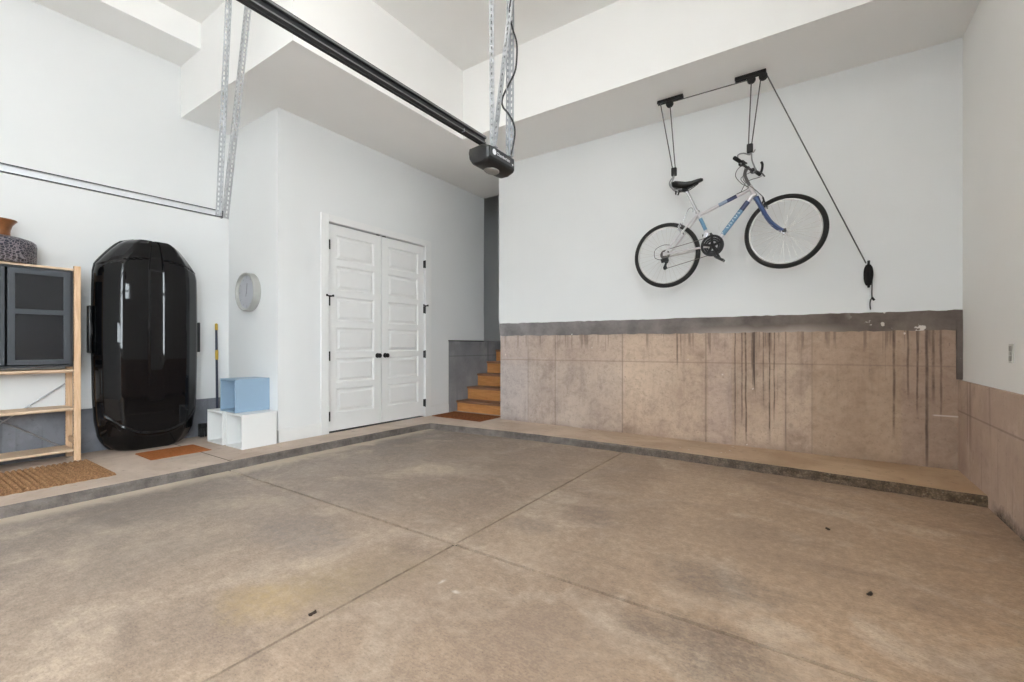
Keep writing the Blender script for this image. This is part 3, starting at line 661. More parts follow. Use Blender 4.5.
# ---------------------------------------------------------------- black car roof box stood on end
def interp(t, xs, ys):
    for i in range(len(xs)-1):
        if t <= xs[i+1]: return ys[i]+(ys[i+1]-ys[i])*(t-xs[i])/(xs[i+1]-xs[i])
    return ys[-1]
BZ0, BZ1 = .080, 2.120; BYC = 1.672
ZS = [.080, .088, .11, .16, .24, .40, .60, 1.1, 1.6, 1.78, 1.855, 1.93, 2.00, 2.06, 2.095, 2.112, 2.120]
WS = [.215, .255, .295, .340, .378, .404, .414, .422, .420, .415, .402, .352, .300, .248, .205, .165, .120]
def halfw(z): return interp(z, ZS, WS)
XS = -5.545                                                       # seam plane between tub and lid
def lid_depth(u, z):
    """how far the lid stands in front of the seam"""
    a = abs(u); D = .225
    cz = .235+.26*a**2.6                                            # crease where the front breaks into the rounded foot
    foot = 1.0 if z > cz else .50+.50*max(0, (z-BZ0)/(cz-BZ0))**.8
    top = interp(z, [0, 1.93, 2.07, 2.11, 2.12], [1, 1, .93, .80, .60])
    prof = interp(a, [0, .60, .66, .90, .97, 1.0], [1.0, .985, .95, .52, .30, .03])
    d = D*prof*min(foot, 1)*top
    if abs(z-cz) < .014 and a < .93: d += .007
    k = min(1, max(0, (z-.55)/.5))
    d -= .009*k*interp(a, [0, .135, .15, 1], [1, 1, 0, 0])          # shallow channel down the middle
    if abs(z-(1.93-.10*a**2.2)) < .008 and a > .15: d -= .010       # arched groove near the top
    if z > 1.82: d -= .007*interp(a, [0, .13, .145, 1], [1, 1, 0, 0])
    return max(d, 0.004)
def cargo():
    root = thing('cargo_box', 'glossy black car roof cargo box stood on end against the wall', 'cargo box', (-5.5, BYC, .078))
    b = BM(); NU, NZ = 84, 200; V = []
    for j in range(NZ+1):
        t = j/NZ; z = BZ0+(BZ1-BZ0)*t; row = []
        for i in range(NU+1):
            s = -1+2*i/NU; u = math.copysign(abs(s)**.9, s) if s else 0
            row.append(b.verts.new((XS+lid_depth(u, z), BYC+halfw(z)*u+.02*0, z)))
        V.append(row)
    for j in range(NZ):
        for i in range(NU): b.faces.new((V[j][i], V[j][i+1], V[j+1][i+1], V[j+1][i]))
    rim = [V[j][0] for j in range(NZ+1)]+[V[NZ][i] for i in range(1, NU+1)]+[V[j][NU] for j in range(NZ-1, -1, -1)]+[V[0][i] for i in range(NU-1, 0, -1)]
    low = [b.verts.new((XS, BYC+(p.co.y-BYC)*1.0, p.co.z)) for p in rim]
    for k in range(len(rim)): b.faces.new((rim[k], rim[k-1], low[k-1], low[k]))
    obj('lid', b, GLOSS, root, True)
    b = BM(); rings = []
    zs = [BZ0+(BZ1-BZ0)*j/60 for j in range(61)]
    out = [(-halfw(z), z) for z in zs]+[(halfw(z), z) for z in zs[::-1]]
    for sc, x in ((1.0, XS-.001), (1.012, XS-.004), (1.012, XS-.020), (.985, XS-.024), (.95, XS-.12), (.90, -5.712), (.86, -5.722)):
        zc = (BZ0+BZ1)/2; sz = sc if sc > 1 else 1-(1-sc)*.42
        rings.append([b.verts.new((x, BYC+w*sc, max(.079, zc+(z-zc)*sz))) for w, z in out])
    for A, B in zip(rings, rings[1:]):
        for k in range(len(A)): b.faces.new((A[k], A[(k+1) % len(A)], B[(k+1) % len(A)], B[k]))
    b.faces.new(rings[-1])
    obj('tub', b, MATTB, root, True)
    for s, z0, z1 in ((-1, 1.02, 1.46), (1, 1.02, 1.34)):
        b = BM(); yy = BYC+s*.428; box(b, XS-.05, min(yy, yy+s*.022), z0, XS+.03, max(yy, yy+s*.022), z1, .009)
        l = obj('side_latch', b, MATTB, root, True)
        b = BM(); box(b, XS+.028, yy-.004 if s > 0 else yy-.014, (z0+z1)/2-.05, XS+.036, yy+.014 if s > 0 else yy+.004, (z0+z1)/2+.05, .003); obj('lock', b, BLACKP, l)
cargo()

# ---------------------------------------------------------------- perforated angle steel
def angle_bm(p0, p1, d1, d2, w=.030, t=.0022, pitch=.038, hl=.022, hw=.010, bm=None):
    """L profile from p0 to p1, flanges along d1 and d2, each with a row of slots"""
    b = bm or BM(); p0 = Vector(p0); p1 = Vector(p1); d = (p1-p0); L = d.length; d.normalize()
    for fd in (Vector(d1), Vector(d2)):
        fd = (fd-d*fd.dot(d)).normalized(); nrm = d.cross(fd)
        s = (w-hw)/2
        for off in (s/2, w-s/2): obox(b, p0+d*L/2+fd*off, d, fd, nrm, L/2, s/2, t/2)
        n = int(L/pitch)
        for k in range(n+1):
            c = k*pitch-(pitch-hl)/2+0.004; h = (pitch-hl)/2
            c = min(max(c, h), L-h)
            obox(b, p0+d*c+fd*w/2, d, fd, nrm, h, hw/2, t/2)
    return b

# garage door track, left side
tr = thing('door_track', 'galvanised horizontal garage door track hung by perforated steel angles', 'garage door track', (-3.9, 1.64, 2.13))
TX, TZ = -3.90, 2.13; b = BM()
prof = [(0, .021), (-.022, .021), (-.022, -.021), (0, -.021), (0, -.025), (-.025, -.025), (-.025, .025), (0, .025)]
TS = .012
prism(b, [(TX+p[0], TZ+p[1]) for p in prof], lambda x, z: (x, YF+.25, z-TS*3.2), lambda x, z: (x, 1.655, z))
obj('channel', b, TRACKM, tr)
DARKE = plain('dark_steel_edge', srgb(66, 68, 72), .45, .6)
b = BM()
for s in (-1, 1): tube(b, [(TX+.001, YF+.25, TZ+s*.0235-TS*3.2), (TX+.001, 1.655, TZ+s*.0235)], .0036, 8)
box(b, TX-.03, 1.652, TZ-.028, TX+.004, 1.662, TZ+.028, .001)
obj('channel_lip', b, DARKE, tr)
obj('hanger', angle_bm((-3.862, 1.62, 2.10), (-3.626, 1.62, CEIL), (1, 0, 0), (0, -1, 0), .032), GALV, tr)
obj('hanger', angle_bm((-3.885, 1.655, 2.10), (-3.885, 1.880, 4.398), (0, 1, 0), (-1, 0, 0), .038), GALV, tr)

# opener: motor head, rail, hangers, cord
op = thing('garage_door_opener', 'black garage door opener motor and rail hung from the high ceiling', 'garage door opener', (-1.63, 2.17, 2.13))
OPB = plain('opener_black', srgb(26, 26, 27), .42, var=.05); OPG = plain('opener_dark_grey', srgb(52, 53, 56), .4, var=.05)
b = BM()
pf = [(-1.546, 2.236), (-1.544, 2.170), (-1.552, 2.156), (-1.596, 2.138), (-1.645, 2.138), (-1.675, 2.152), (-1.695, 2.182), (-1.702, 2.222), (-1.696, 2.246), (-1.59, 2.254)]
def sc(k, y): return lambda x, z: (-1.62+(x+1.62)*k, y, 2.20+(z-2.20)*k)
rings = []
for k, y in ((.80, 2.036), (.95, 2.045), (1, 2.062), (1, 2.285), (.97, 2.300), (.9, 2.308)):
    rings.append([b.verts.new(sc(k, y)(*p)) for p in pf])
for A, B in zip(rings, rings[1:]):
    for j in range(len(A)): b.faces.new((A[j], A[(j+1) % len(A)], B[(j+1) % len(A)], B[j]))
b.faces.new(rings[0]); b.faces.new(rings[-1])
obj('motor_housing', b, OPB, op, True)
b = BM(); box(b, -1.5475, 2.052, 2.176, -1.5415, 2.292, 2.233, .002)
pn = obj('front_panel', b, OPG, op)
LOGO = plain('white_print', srgb(235, 235, 238), .5)
MT = Matrix.Translation((-1.5412, 2.178, 2.205)) @ Matrix(((0, 0, 1, 0), (1, 0, 0, 0), (0, 1, 0, 0), (0, 0, 0, 1)))
obj('lettering', text_bm('Chamberlain', .026, MT, .0006), LOGO, pn)
b = BM(); lathe(b, (-1.5415, 2.087, 2.207), (1, 0, 0), [(0, .0015), (.017, .0015), (.017, 0)], 24); obj('round_logo', b, LOGO, pn)
b = BM(); lathe(b, (-1.5415, 2.275, 2.193), (1, 0, 0), [(0, .002), (.005, .002), (.006, 0)], 16); obj('indicator', b, plain('indicator_white', srgb(240, 240, 240), .4), pn)
b = BM()
for k in range(3):
    pass
MLENS = plain('frosted_lens', srgb(138, 137, 134), .5)
lb = BM(); lathe(lb, (-1.62, 2.165, 2.139), (0, 0, -1), [(.056, -.004), (.056, .003), (.048, .008), (0, .010)], 36); bmesh.ops.scale(lb, vec=(.72, 1, 1), space=Matrix.Translation((1.62, 0, 0)), verts=lb.verts)
b.free(); obj('light_lens', lb, MLENS, op, True)
RXC = -1.626
b = BM(); y0, y1 = YF+.05, 2.10
box(b, RXC-.016, y0, 2.303, RXC+.016, y1, 2.319, .002); box(b, RXC-.006, y0, 2.283, RXC+.006, y1, 2.304); box(b, RXC-.013, y0, 2.273, RXC+.013, y1, 2.285, .002)
obj('rail', b, plain('rail_black_steel', srgb(40, 40, 42), .4, .3), op)
b = BM(); box(b, RXC+.0155, y0, 2.307, RXC+.0175, y1, 2.315); box(b, RXC+.0125, y0, 2.276, RXC+.0142, y1, 2.281); obj('rail_highlight_strip', b, plain('rail_grey_edge', srgb(120, 120, 120), .4, .5), op)
b = BM(); tube(b, [(RXC+.004, y0, 2.259), (RXC+.004, y1, 2.259)], .006, 8); obj('drive_chain', b, BLACKM, op)
b = BM(); box(b, RXC-.015, 1.90, 2.270, RXC+.0155, 1.906, 2.287); obj('rail_clamp', b, STEEL, op)
b = BM(); box(b, -1.69, 2.10, 2.248, -1.55, 2.135, 2.254, .001); box(b, -1.69, 2.255, 2.248, -1.55, 2.29, 2.254, .001); box(b, -1.60, 2.10, 2.252, -1.57, 2.29, 2.256); obj('mount_bracket', b, GALV, op)
obj('hanger', angle_bm((-1.595, 2.115, 2.25), (-1.607, 2.115, CEIL), (1, 0, 0), (0, 1, 0), .034), GALV, op)
obj('hanger', angle_bm((-1.575, 2.285, 2.25), (-1.565, 2.285, CEIL), (1, 0, 0), (0, -1, 0), .034), GALV, op)
obj('brace', angle_bm((-1.590, 2.125, 2.25), (-1.565, 2.285, 3.30), (1, 0, 0), (0, 1, 0), .034), GALV, op)
CORD = plain('black_cord', srgb(34, 34, 36), .55)
b = BM(); tube(b, spline([(-1.548, 2.27, 3.22), (-1.556, 2.262, 3.12), (-1.535, 2.265, 3.02), (-1.512, 2.275, 2.93), (-1.512, 2.275, 2.83), (-1.53, 2.28, 2.76), (-1.57, 2.265, 2.68), (-1.60, 2.25, 2.61), (-1.59, 2.24, 2.55), (-1.555, 2.25, 2.50), (-1.53, 2.27, 2.44), (-1.53, 2.28, 2.37), (-1.55, 2.27, 2.25)], 8), .0055, 8); obj('power_cord', b, CORD, op, True)
b = BM(); tube(b, [(-1.548, 2.27, 3.22), (-1.545, 2.275, CEIL)], .0055, 8); obj('power_cord', b, CORD, op, True)

# ---------------------------------------------------------------- bicycle
YP = 4.65
SILV = plain('silver_frame_paint', srgb(206, 202, 204), .3, .45, var=.04); BLUE = plain('blue_fork_paint', srgb(40, 66, 116), .3, var=.05, coat=.4)
LBLUE = plain('light_blue_paint', srgb(98, 138, 168), .32, var=.05); NAVYP = plain('navy_paint', srgb(38, 48, 84), .3, var=.05)
TYRE = plain('tyre_rubber', srgb(30, 29, 28), .8, var=.15, sc=60); RIM = plain('alloy_rim', srgb(186, 184, 182), .32, .75); CHROME = plain('chrome', srgb(190, 190, 194), .22, .95)
SPK = plain('spoke_steel', srgb(205, 202, 198), .35, .7)
P = lambda x, z, dy=0.0: Vector((x, YP+dy, z))
bk = thing('bicycle', 'silver and blue mountain bike hanging on the back wall', 'bicycle', (-.75, YP, 1.675))
BB = (-.823, 2.039); RH = (-1.266, 2.005); FH = (-.239, 2.101); HT = (-.513, 2.560); HB = (-.471, 2.458); SC_ = (-.966, 2.388)
b = BM()
tube(b, [P(*HT), P(*HB)], .021, 14); tube(b, [P(-.505, 2.532), P(-.955, 2.358)], .0165, 14); tube(b, [P(-.480, 2.480), P(*BB)], .021, 14); tube(b, [P(*SC_), P(*BB)], .0165, 14)
tube(b, [P(BB[0], BB[1], -.038), P(BB[0], BB[1], .038)], .022, 16)
for s in (-1, 1):
    tube(b, spline([P(-.962, 2.366, s*.012), P(-1.0, 2.325, s*.045), P(-1.13, 2.17, s*.058), P(RH[0], RH[1]+.012, s*.062)]), .0095, 10)
    tube(b, spline([P(BB[0]-.02, BB[1]-.002, s*.022), P(-.90, 2.035, s*.045), P(-1.1, 2.02, s*.056), P(RH[0], RH[1], s*.062)]), .0105, 10)
    obox(b, P(RH[0]+.005, RH[1]+.006, s*.062), Vector((1, 0, 0)), Vector((0, 1, 0)), Vector((0, 0, 1)), .022, .0025, .018)
fr = obj('frame', b, SILV, bk, True)
def along(a, c, t): return P(a[0]+(c[0]-a[0])*t, a[1]+(c[1]-a[1])*t)
DT0 = (-.480, 2.480)
def sleeve(nm, a, c, t0, t1, r, mat):
    b = BM(); tube(b, [along(a, c, t0), along(a, c, t1)], r, 16); obj(nm, b, mat, fr, True)
sleeve('navy_decal', DT0, BB, .14, .30, .0222, NAVYP); sleeve('light_blue_decal', DT0, BB, .30, .76, .0220, LBLUE)
sleeve('navy_decal', (-.505, 2.532), (-.955, 2.358), .26, .44, .0176, NAVYP); sleeve('light_blue_decal', (-.505, 2.532), (-.955, 2.358), .44, .60, .0174, plain('grey_blue_paint', srgb(140, 156, 176), .3))
sleeve('light_blue_decal', SC_, BB, .18, .52, .0176, LBLUE)
b = BM()                                                            # pale lettering strokes on the down tube
dv = (along(DT0, BB, 1)-along(DT0, BB, 0)).normalized(); nv = Vector((-dv.z, 0, dv.x))
for i, t in enumerate((.36, .41, .45, .50, .55, .59, .64)):
    c = along(DT0, BB, t)+Vector((0, -.0222, 0)); obox(b, c, (dv*.5+nv*(.9 if i % 2 else -.9)).normalized(), Vector((0, 1, 0)), (nv*.5-dv*(.9 if i % 2 else -.9)).normalized(), .011, .0012, .003)
obj('pale_decal', b, plain('pale_blue_print', srgb(214, 228, 238), .4), fr)
# fork, steered slightly towards the room
b = BM()
tube(b, [P(-.466, 2.446), P(-.457, 2.426)], .024, 14); obox(b, P(-.452, 2.420), Vector((.92, 0, .38)), Vector((0, 1, 0)), Vector((-.38, 0, .92)), .022, .066, .016, .006)
for s in (-1, 1):
    pts = spline([P(-.452, 2.425, s*.055), P(-.405, 2.31, s*.056), P(-.345, 2.20, s*.054), P(-.285, 2.135, s*.052), P(FH[0]-.004, FH[1]+.004, s*.050)])
    tube(b, pts, [.021-.010*(i/(len(pts)-1)) for i in range(len(pts))], 12)
fk = obj('fork', b, BLUE, bk, True)
for s in (-1, 1):
    b = BM(); obox(b, P(FH[0], FH[1], s*.056), Vector((1, 0, 0)), Vector((0, 1, 0)), Vector((0, 0, 1)), .016, .004, .016, .003); obj('dropout', b, BLACKM, fk)
def wheel(name, C, R, steer, label=None):
    cs, sn = math.cos(steer), math.sin(steer); ax = Vector((-sn, cs, 0)); ux = Vector((cs, sn, 0)); uz = Vector((0, 0, 1)); c = P(*C)
    def ringm(b, prof, n=96):
        rings = []
        for k in range(n):
            a = 2*PI*k/n; d = ux*math.cos(a)+uz*math.sin(a)
            rings.append([b.verts.new(c+d*r+ax*h) for r, h in prof])
        for k in range(n):
            A, B = rings[k], rings[(k+1) % n]; m = len(prof)
            for j in range(m): b.faces.new((A[j], A[(j+1) % m], B[(j+1) % m], B[j]))
    b = BM(); ringm(b, [(R-.052, .0), (R-.050, .010), (R-.034, .0125), (R-.034, -.0125), (R-.050, -.010)])
    w = obj(name, b, RIM, bk, True)
    b = BM(); ringm(b, [(R-.022+.022*math.cos(a)*1.05, .022*math.sin(a)) for a in [2*PI*k/14 for k in range(14)]]); obj('tire', b, TYRE, w, True)
    b = BM(); lathe(b, c-ax*.052, ax, [(0, 0), (.007, 0), (.007, .016), (.022, .018), (.022, .022), (.013, .026), (.013, .078), (.022, .082), (.022, .086), (.007, .088), (.007, .104), (0, .104)], 20); obj('hub', b, CHROME, w, True)
    first = None; n = 32
    for k in range(n):
        a = 2*PI*k/n; s = 1 if k % 2 else -1; a2 = a+(.55 if (k//2) % 2 else -.55)
        p = c+(ux*math.cos(a2)+uz*math.sin(a2))*.021+ax*.031*s; q = c+(ux*math.cos(a)+uz*math.sin(a))*(R-.05)+ax*.002*s
        b = BM(); tube(b, [p, q], .00145, 6); obj('spoke', b, SPK, w)
    return w
rw = wheel('rear_wheel', RH, .327, math.radians(-1)); fw = wheel('front_wheel', FH, .327, math.radians(-8))
b = BM(); lathe(b, P(RH[0], RH[1], -.058), (0, 1, 0), [(0, 0), (.022, 0), (.022, .003), (.03, .004), (.03, .007), (.038, .008), (.038, .011), (.048, .012), (.048, .015), (.02, .018)], 28); obj('cassette', b, plain('sprocket_steel', srgb(96, 92, 90), .4, .7), rw, True)
# drivetrain
b = BM()
CY = -.052
for r, dy in ((.097, 0), (.078, .006), (.060, .011)):
    n = 72; prof = [(r-.0155, -.0012), (r, -.0012), (r, .0012), (r-.0155, .0012)]; rings = []
    for k in range(n):
        a = 2*PI*k/n; rr = [(q+(.003 if k % 2 and q > r-.005 else 0), h) for q, h in prof]
        rings.append([b.verts.new(P(BB[0]+math.cos(a)*q, BB[1]+math.sin(a)*q, CY+dy+h)) for q, h in rr])
    for k in range(n):
        for j in range(4): b.faces.new((rings[k][j], rings[k][(j+1) % 4], rings[(k+1) % n][(j+1) % 4], rings[(k+1) % n][j]))
for k in range(5):
    a = 2*PI*k/5+.4; tube(b, [P(BB[0], BB[1], CY), P(BB[0]+.088*math.cos(a), BB[1]+.088*math.sin(a), CY)], .013, 8)
lathe(b, P(*BB, CY-.004), (0, 1, 0), [(0, -.006), (.02, -.006), (.026, 0), (.026, .01), (0, .012)], 20)
lathe(b, P(*BB, CY-.010), (0, 1, 0), [(.099, 0), (.103, .001), (.103, .003), (.099, .004), (.080, .003), (.080, .001), (.099, 0)], 48)
cr = obj('crankset', b, BLACKM, bk, True)
ca = math.atan2(1.905-BB[1], -.752-BB[0]); L = .165
near = P(BB[0]+L*math.cos(ca), BB[1]+L*math.sin(ca), -.085); far = P(BB[0]-L*math.cos(ca)+.0, BB[1]-L*math.sin(ca), .085)
b = BM(); tube(b, [P(*BB, -.062), near], [.014, .011], 12); obj('crank_arm', b, BLACKM, cr, True)
b = BM(); tube(b, [P(*BB, .05), far], [.014, .011], 12); obj('crank_arm', b, BLACKM, cr, True)
for c, s, an in ((near, -1, -.55), (far, 1, .08)):
    b = BM(); ux = Vector((math.cos(an), 0, math.sin(an))); uz = Vector((-math.sin(an), 0, math.cos(an)))
    tube(b, [c, c+Vector((0, s*.10, 0))], .006, 8)
    for q in (-1, 1): obox(b, c+Vector((0, s*.058, 0))+ux*q*.038, ux, Vector((0, 1, 0)), uz, .006, .045, .011, .002)
    for q in (-1, 0, 1): obox(b, c+Vector((0, s*.058+q*.038, 0)), ux, Vector((0, 1, 0)), uz, .040, .005, .010, .002)
    obj('pedal', b, BLACKP, bk)
b = BM()
up = [P(BB[0]-.01, BB[1]+.088, CY), P(RH[0]+.004, RH[1]+.045, CY)]; tube(b, up, .0032, 6)
tube(b, [P(BB[0]-.03, BB[1]-.088, CY), P(-1.235, 1.868, CY)], .0032, 6); tube(b, spline([P(-1.235, 1.868, CY), P(-1.275, 1.86, CY), P(-1.272, 1.90, CY), P(-1.245, 1.935, CY), P(-1.28, 1.962, CY)], 5), .0032, 6)
obj('chain', b, plain('chain_steel', srgb(110, 104, 100), .4, .8), bk)
b = BM(); obox(b, P(-1.262, 1.945, -.07), Vector((1, 0, .2)).normalized(), Vector((0, 1, 0)), Vector((-.2, 0, 1)).normalized(), .036, .016, .020, .006)
obox(b, P(-1.255, 1.90, -.065), Vector((.2, 0, 1)).normalized(), Vector((0, 1, 0)), Vector((1, 0, -.2)).normalized(), .052, .006, .010, .003)
for x, z in ((-1.262, 1.872), (-1.250, 1.932)): lathe(b, P(x, z, -.062), (0, 1, 0), [(0, 0), (.02, 0), (.02, .008), (0, .008)], 16)
tube(b, spline([P(-1.30, 1.95, -.07), P(-1.36, 1.98, -.07), P(-1.36, 2.06, -.06), P(-1.28, 2.10, -.06), P(-1.20, 2.09, -.06)], 6), .0028, 6)
obj('rear_derailleur', b, BLACKM, bk, True)
b = BM(); obox(b, P(-.885, 2.145, -.045), Vector((.3, 0, 1)).normalized(), Vector((0, 1, 0)), Vector((1, 0, -.3)).normalized(), .028, .012, .018, .004); obj('front_derailleur', b, CHROME, bk)
# brakes
b = BM()
for s in (-1, 1):
    tube(b, [P(-.428, 2.335, s*.042), P(-.395, 2.395, s*.048), P(-.405, 2.425, s*.03)], .0075, 8); obox(b, P(-.384, 2.352, s*.026), Vector((.6, 0, -.8)), Vector((0, 1, 0)), Vector((.8, 0, .6)), .022, .005, .006)
tube(b, [P(-.405, 2.425, -.03), P(-.405, 2.425, .03)], .004, 6); obj('front_brake', b, BLACKM, bk, True)
b = BM()
for s in (-1, 1):
    tube(b, [P(-1.105, 2.195, s*.058), P(-1.135, 2.270, s*.055), P(-1.12, 2.30, s*.03)], .008, 8); obox(b, P(-1.135, 2.262, s*.028), Vector((.7, 0, .7)), Vector((0, 1, 0)), Vector((-.7, 0, .7)), .026, .006, .007)
tube(b, spline([P(-1.12, 2.30, -.03), P(-1.12, 2.30, .03), P(-1.10, 2.36, .04), P(-1.055, 2.445, .02), P(-1.015, 2.44, .0), P(-1.01, 2.40, 0)], 5), .004, 6); obj('rear_brake', b, CHROME, bk, True)
# saddle and seat post
b = BM(); tube(b, [P(-.955, 2.360), P(-1.075, 2.640)], .0135, 12); lathe(b, P(-.962, 2.384), (-.39, 0, .92), [(.0, 0), (.021, 0), (.021, .02), (0, .02)], 14); obj('seat_post', b, CHROME, bk, True)
def saddle():
    b = BM(); secs = [(-1.205, 2.700, .030, .030), (-1.195, 2.705, .066, .058), (-1.16, 2.706, .084, .078), (-1.12, 2.696, .080, .084), (-1.07, 2.686, .060, .078), (-1.02, 2.688, .040, .060), (-.97, 2.698, .030, .040), (-.935, 2.702, .024, .030), (-.918, 2.696, .012, .016)]
    rings = []; n = 18
    for x, z, w, h in secs:
        r = []
        for k in range(n):
            a = 2*PI*k/n; y = w*math.cos(a); zz = math.sin(a)
            zz = .012*zz if zz > 0 else h*zz*(.55+.45*abs(math.cos(a)))
            r.append(b.verts.new(P(x, z+zz+.006, y)))
        rings.append(r)
    for A, B in zip(rings, rings[1:]):
        for k in range(n): b.faces.new((A[k], A[(k+1) % n], B[(k+1) % n], B[k]))
    b.faces.new(rings[0]); b.faces.new(rings[-1]); return b
sd = obj('saddle', saddle(), plain('black_vinyl', srgb(26, 26, 27), .42), bk, True)
b = BM()
for s in (-1, 1): tube(b, spline([P(-1.16, 2.655, s*.035), P(-1.12, 2.630, s*.022), P(-1.05, 2.632, s*.02), P(-.96, 2.675, s*.008)], 5), .004, 8)
obox(b, P(-1.078, 2.630), Vector((1, 0, 0)), Vector((0, 1, 0)), Vector((0, 0, 1)), .024, .022, .014, .004)
tube(b, [P(-1.13, 2.625, -.03), P(-1.145, 2.585, -.03)], .008, 8); tube(b, [P(-1.18, 2.65, .03), P(-1.18, 2.615, .03)], .008, 8)
obj('saddle_rails', b, BLACKM, sd, True)
# handlebar, stem, grips
b = BM(); tube(b, spline([P(-.513, 2.56), P(-.545, 2.640), P(-.552, 2.685), P(-.535, 2.722), P(-.515, 2.735)], 6), .0135, 12); stm = obj('stem', b, plain('dark_alloy', srgb(96, 94, 96), .4, .6), bk, True)
hb = Vector((math.sin(math.radians(-16)), math.cos(math.radians(16)), 0)); hb = Vector((.25, .968, 0)).normalized(); hc = P(-.530, 2.742)
b = BM(); tube(b, [hc-hb*.28, hc-hb*.08+Vector((0, 0, -.012)), hc+hb*.08+Vector((0, 0, -.012)), hc+hb*.28], .0115, 12); bar = obj('handlebar', b, BLACKM, bk, True)
for s in (-1, 1):
    b = BM(); tube(b, [hc+hb*s*.155, hc+hb*s*.285], [.0165, .0175], 12); obj('grip', b, plain('grip_rubber', srgb(24, 24, 25), .8), bar, True)
    b = BM(); e = hc+hb*s*.29; tube(b, spline([e, e+Vector((.01, 0, .02)), e+Vector((.02, -.01, .05)), e+Vector((.022, -.01, .09)), e+Vector((.012, -.01, .115))], 5), .0115, 10)
    if s > 0: obj('bar_end', b, BLACKM, bar, True)
    else: b.free()
    b = BM(); m0 = hc+hb*s*.13; obox(b, m0+Vector((0, 0, -.006)), hb, Vector((-hb.y, hb.x, 0)), Vector((0, 0, 1)), .026, .022, .020, .006); tube(b, spline([m0+Vector((.03, 0, -.015)), m0+hb*s*.05+Vector((.055, 0, -.03)), m0+hb*s*.13+Vector((.05, 0, -.035))], 5), .0065, 8); obj('brake_lever', b, BLACKP, bar, True)
b = BM()
for pts in ([hc-hb*.12+Vector((.02, 0, -.01)), P(-.60, 2.70, -.10), P(-.622, 2.650, -.06), P(-.575, 2.585, -.02), P(-.52, 2.535, -.03), P(-.62, 2.50, -.02)],
            [hc+hb*.12+Vector((.02, 0, -.01)), P(-.42, 2.68, .08), P(-.43, 2.635, .03), P(-.50, 2.605, -.03), P(-.545, 2.58, -.03), P(-.60, 2.49, .01)],
            [hc-hb*.10+Vector((.02, 0, -.02)), P(-.56, 2.63, -.07), P(-.54, 2.58, -.06), P(-.46, 2.50, -.03), P(-.40, 2.43, -.01)],
            [hc+hb*.1+Vector((0, 0, -.02)), P(-.59, 2.66, .04), P(-.555, 2.59, .03), P(-.49, 2.49, .03)]): tube(b, spline(pts, 7), .0032, 6)
obj('cables', b, plain('cable_grey', srgb(74, 72, 72), .5), bk, True)
b = BM()
for s in (-1, 1): tube(b, spline([P(-.735, 2.15, s*.02), P(-.775, 2.205, s*.03), P(-.76, 2.265, s*.032), P(-.74, 2.28, s*.03)], 6), .003, 6)
obj('bottle_cage', b, plain('white_wire', srgb(222, 222, 220), .4), bk, True)

# ---------------------------------------------------------------- ceiling hoist that holds the bicycle
ho = thing('bike_hoist', 'black pulley hoist with ropes under the back soffit holding the bicycle', 'bike hoist', (-.85, YP, SOFFIT))
ROPE = plain('grey_rope', srgb(92, 90, 88), .8); HOOKM = plain('grey_hook_coating', srgb(150, 150, 150), .45, .3)
YH = 4.62
for x0, x1, px in ((-1.345, -1.095, -1.225), (-.632, -.378, -.455)):
    b = BM(); box(b, x0, YH-.018, SOFFIT-.026, x1, YH+.018, SOFFIT-.0005, .003)
    for q in (-1, 1): box(b, x0, YH+q*.018-.003, SOFFIT-.034, x1, YH+q*.018+.003, SOFFIT-.012)
    br_ = obj('ceiling_bracket', b, BLACKM, ho)
    ws = [px] if px < -1 else [-.497, -.402]
    for k, wx in enumerate(ws):
        b = BM(); lathe(b, (wx, YH-.014, SOFFIT-.058), (0, 1, 0), [(0, 0), (.034, 0), (.035, .003), (.028, .010), (.028, .018), (.035, .025), (.034, .028), (0, .028)], 24)
        box(b, wx-.022, YH-.019, SOFFIT-.06, wx+.022, YH-.015, SOFFIT-.02, .002); box(b, wx-.022, YH+.015, SOFFIT-.06, wx+.022, YH+.019, SOFFIT-.02, .002); obj('pulley', b, BLACKP, br_, True)
H1 = P(-1.190, 2.836); H2 = P(-.512, 2.905)
for c in (H1, H2):
    b = BM(); box(b, c.x-.026, c.y-.018, c.z-.042, c.x+.026, c.y+.018, c.z+.042, .012, 3); k = obj('pulley_block', b, BLACKP, ho, True)
    b = BM()
    if c is H1:
        for s in (-1, 1): tube(b, spline([c+Vector((0, 0, -.035)), P(-1.197, 2.780, s*.012), P(-1.226, 2.727, s*.03), P(-1.208, 2.672, s*.04), P(-1.158, 2.640, s*.042), P(-1.105, 2.638, s*.04)], 6), .0075, 8)
    else:
        tube(b, spline([c+Vector((0, 0, -.035)), P(-.500, 2.855), P(-.497, 2.80, .02), P(-.48, 2.745, .05), P(-.475, 2.718, .07), P(-.492, 2.712, .09)], 6), .0065, 8)
        tube(b, spline([c+Vector((0, 0, -.035)), P(-.515, 2.848), P(-.555, 2.835, -.10), P(-.590, 2.800, -.17), P(-.582, 2.745, -.17), P(-.560, 2.716, -.17)], 6), .0065, 8)
        tube(b, spline([c+Vector((.01, 0, -.03)), P(-.485, 2.862), P(-.468, 2.885)], 4), .005, 8)
    obj('hook', b, HOOKM, k, True)
for pts in ([(-1.316, YH, SOFFIT-.03), H1+Vector((-.014, 0, .03))], [(-1.222, YH, SOFFIT-.06), H1+Vector((.012, 0, .03))],
            [(-.497, YH, SOFFIT-.06), H2+Vector((-.012, 0, .03))], [(-.420, YH, SOFFIT-.06), H2+Vector((.014, 0, .03))],
            [(-1.20, YH, SOFFIT-.045), (-.497, YH, SOFFIT-.052)], [(-.380, YH, SOFFIT-.04), (.355, 5.008, 1.812)]):
    b = BM(); tube(b, pts, .0052, 8); obj('rope', b, ROPE, ho, True)
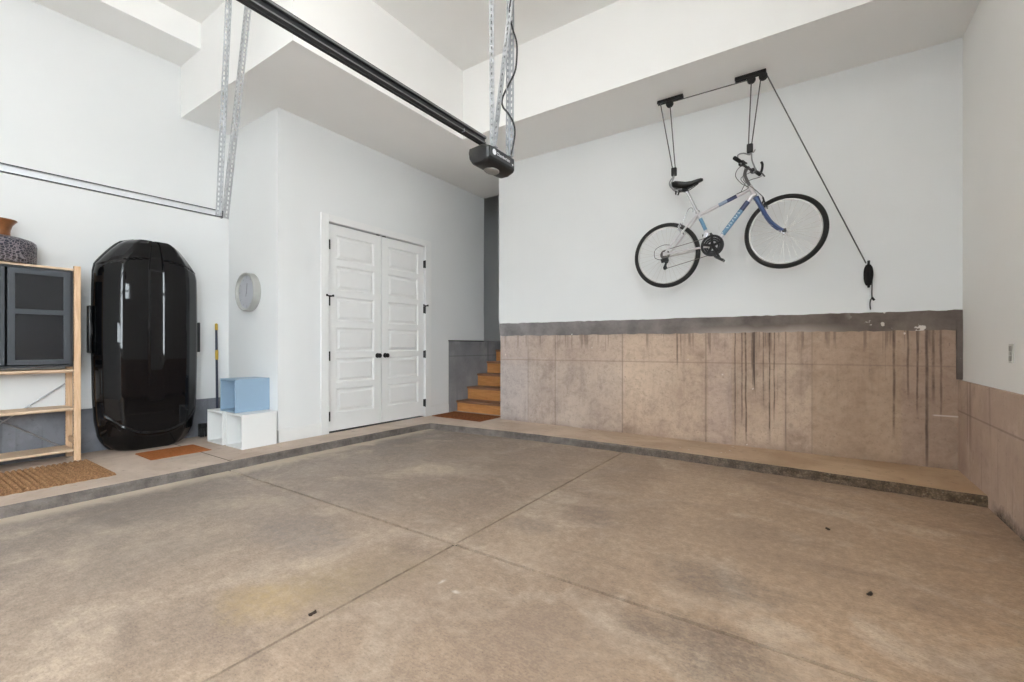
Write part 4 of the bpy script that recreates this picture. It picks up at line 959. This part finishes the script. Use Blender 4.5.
b = BM(); box(b, .352, 5.010, 1.62, .392, 5.041, 1.80, .006)
tube(b, spline([(.372, 5.03, 1.77), (.372, 5.0, 1.80), (.372, 4.985, 1.83)], 4), .010, 8); tube(b, spline([(.372, 5.03, 1.66), (.372, 5.0, 1.62), (.372, 4.985, 1.60)], 4), .010, 8)
cl = obj('wall_cleat', b, BLACKM, ho, True)
b = BM(); pts = []
for k in range(121):
    a = 2*PI*k/20; tt = k/120; rr = .014+.010*math.sin(tt*PI*3)
    pts.append((.370+rr*math.sin(a)*1.0+.004*math.sin(tt*31), 5.0-.014*abs(math.sin(a*1.5+tt*4)), 1.705+.088*math.cos(a)))
tube(b, pts, .0085, 7); obj('rope_coil', b, plain('black_rope', srgb(28, 27, 27), .85), cl, True)
b = BM(); tube(b, spline([(.385, 5.005, 1.76), (.396, 5.02, 1.66), (.397, 5.03, 1.55), (.398, 5.033, 1.505), (.388, 5.033, 1.49), (.384, 5.033, 1.45), (.388, 5.033, 1.405)], 6), .005, 8); obj('rope_tail', b, ROPE, ho, True)
b = BM(); tube(b, [(.397, 5.033, 1.512), (.414, 5.03, 1.486)], .009, 8); obj('rope_knot', b, BLACKP, ho, True)

# ---------------------------------------------------------------- bits on the floor
LEAF = plain('dry_leaf', srgb(58, 44, 34), .9)
for x, y, lab in ((.05, 3.25, 'tiny dark dry leaf on the floor near the right wall'), (-1.69, 1.05, 'tiny dark leaf scrap beside the floor joint in the foreground'), (.19, 2.50, 'dark crumb of dirt alone on the floor right of centre')):
    b = BM(); n = 10; V = []
    a0 = random.random()*6
    for k in range(n):
        a = 2*PI*k/n; r = .012*(1+.5*math.cos(2*a)+random.uniform(-.2, .2)); V.append((x+r*math.cos(a+a0), y+r*math.sin(a+a0)))
    prism(b, V, lambda px, py: (px, py, .0005), lambda px, py: (px, py, .006+.004*math.sin(px*300)))
    o = obj('leaf', b, LEAF, None, base=(x, y, 0)); tag(o, lab, 'leaf', 'scraps on the garage floor')
for o in list(bpy.data.objects):
    if 'wl' in o.keys(): del o['wl']
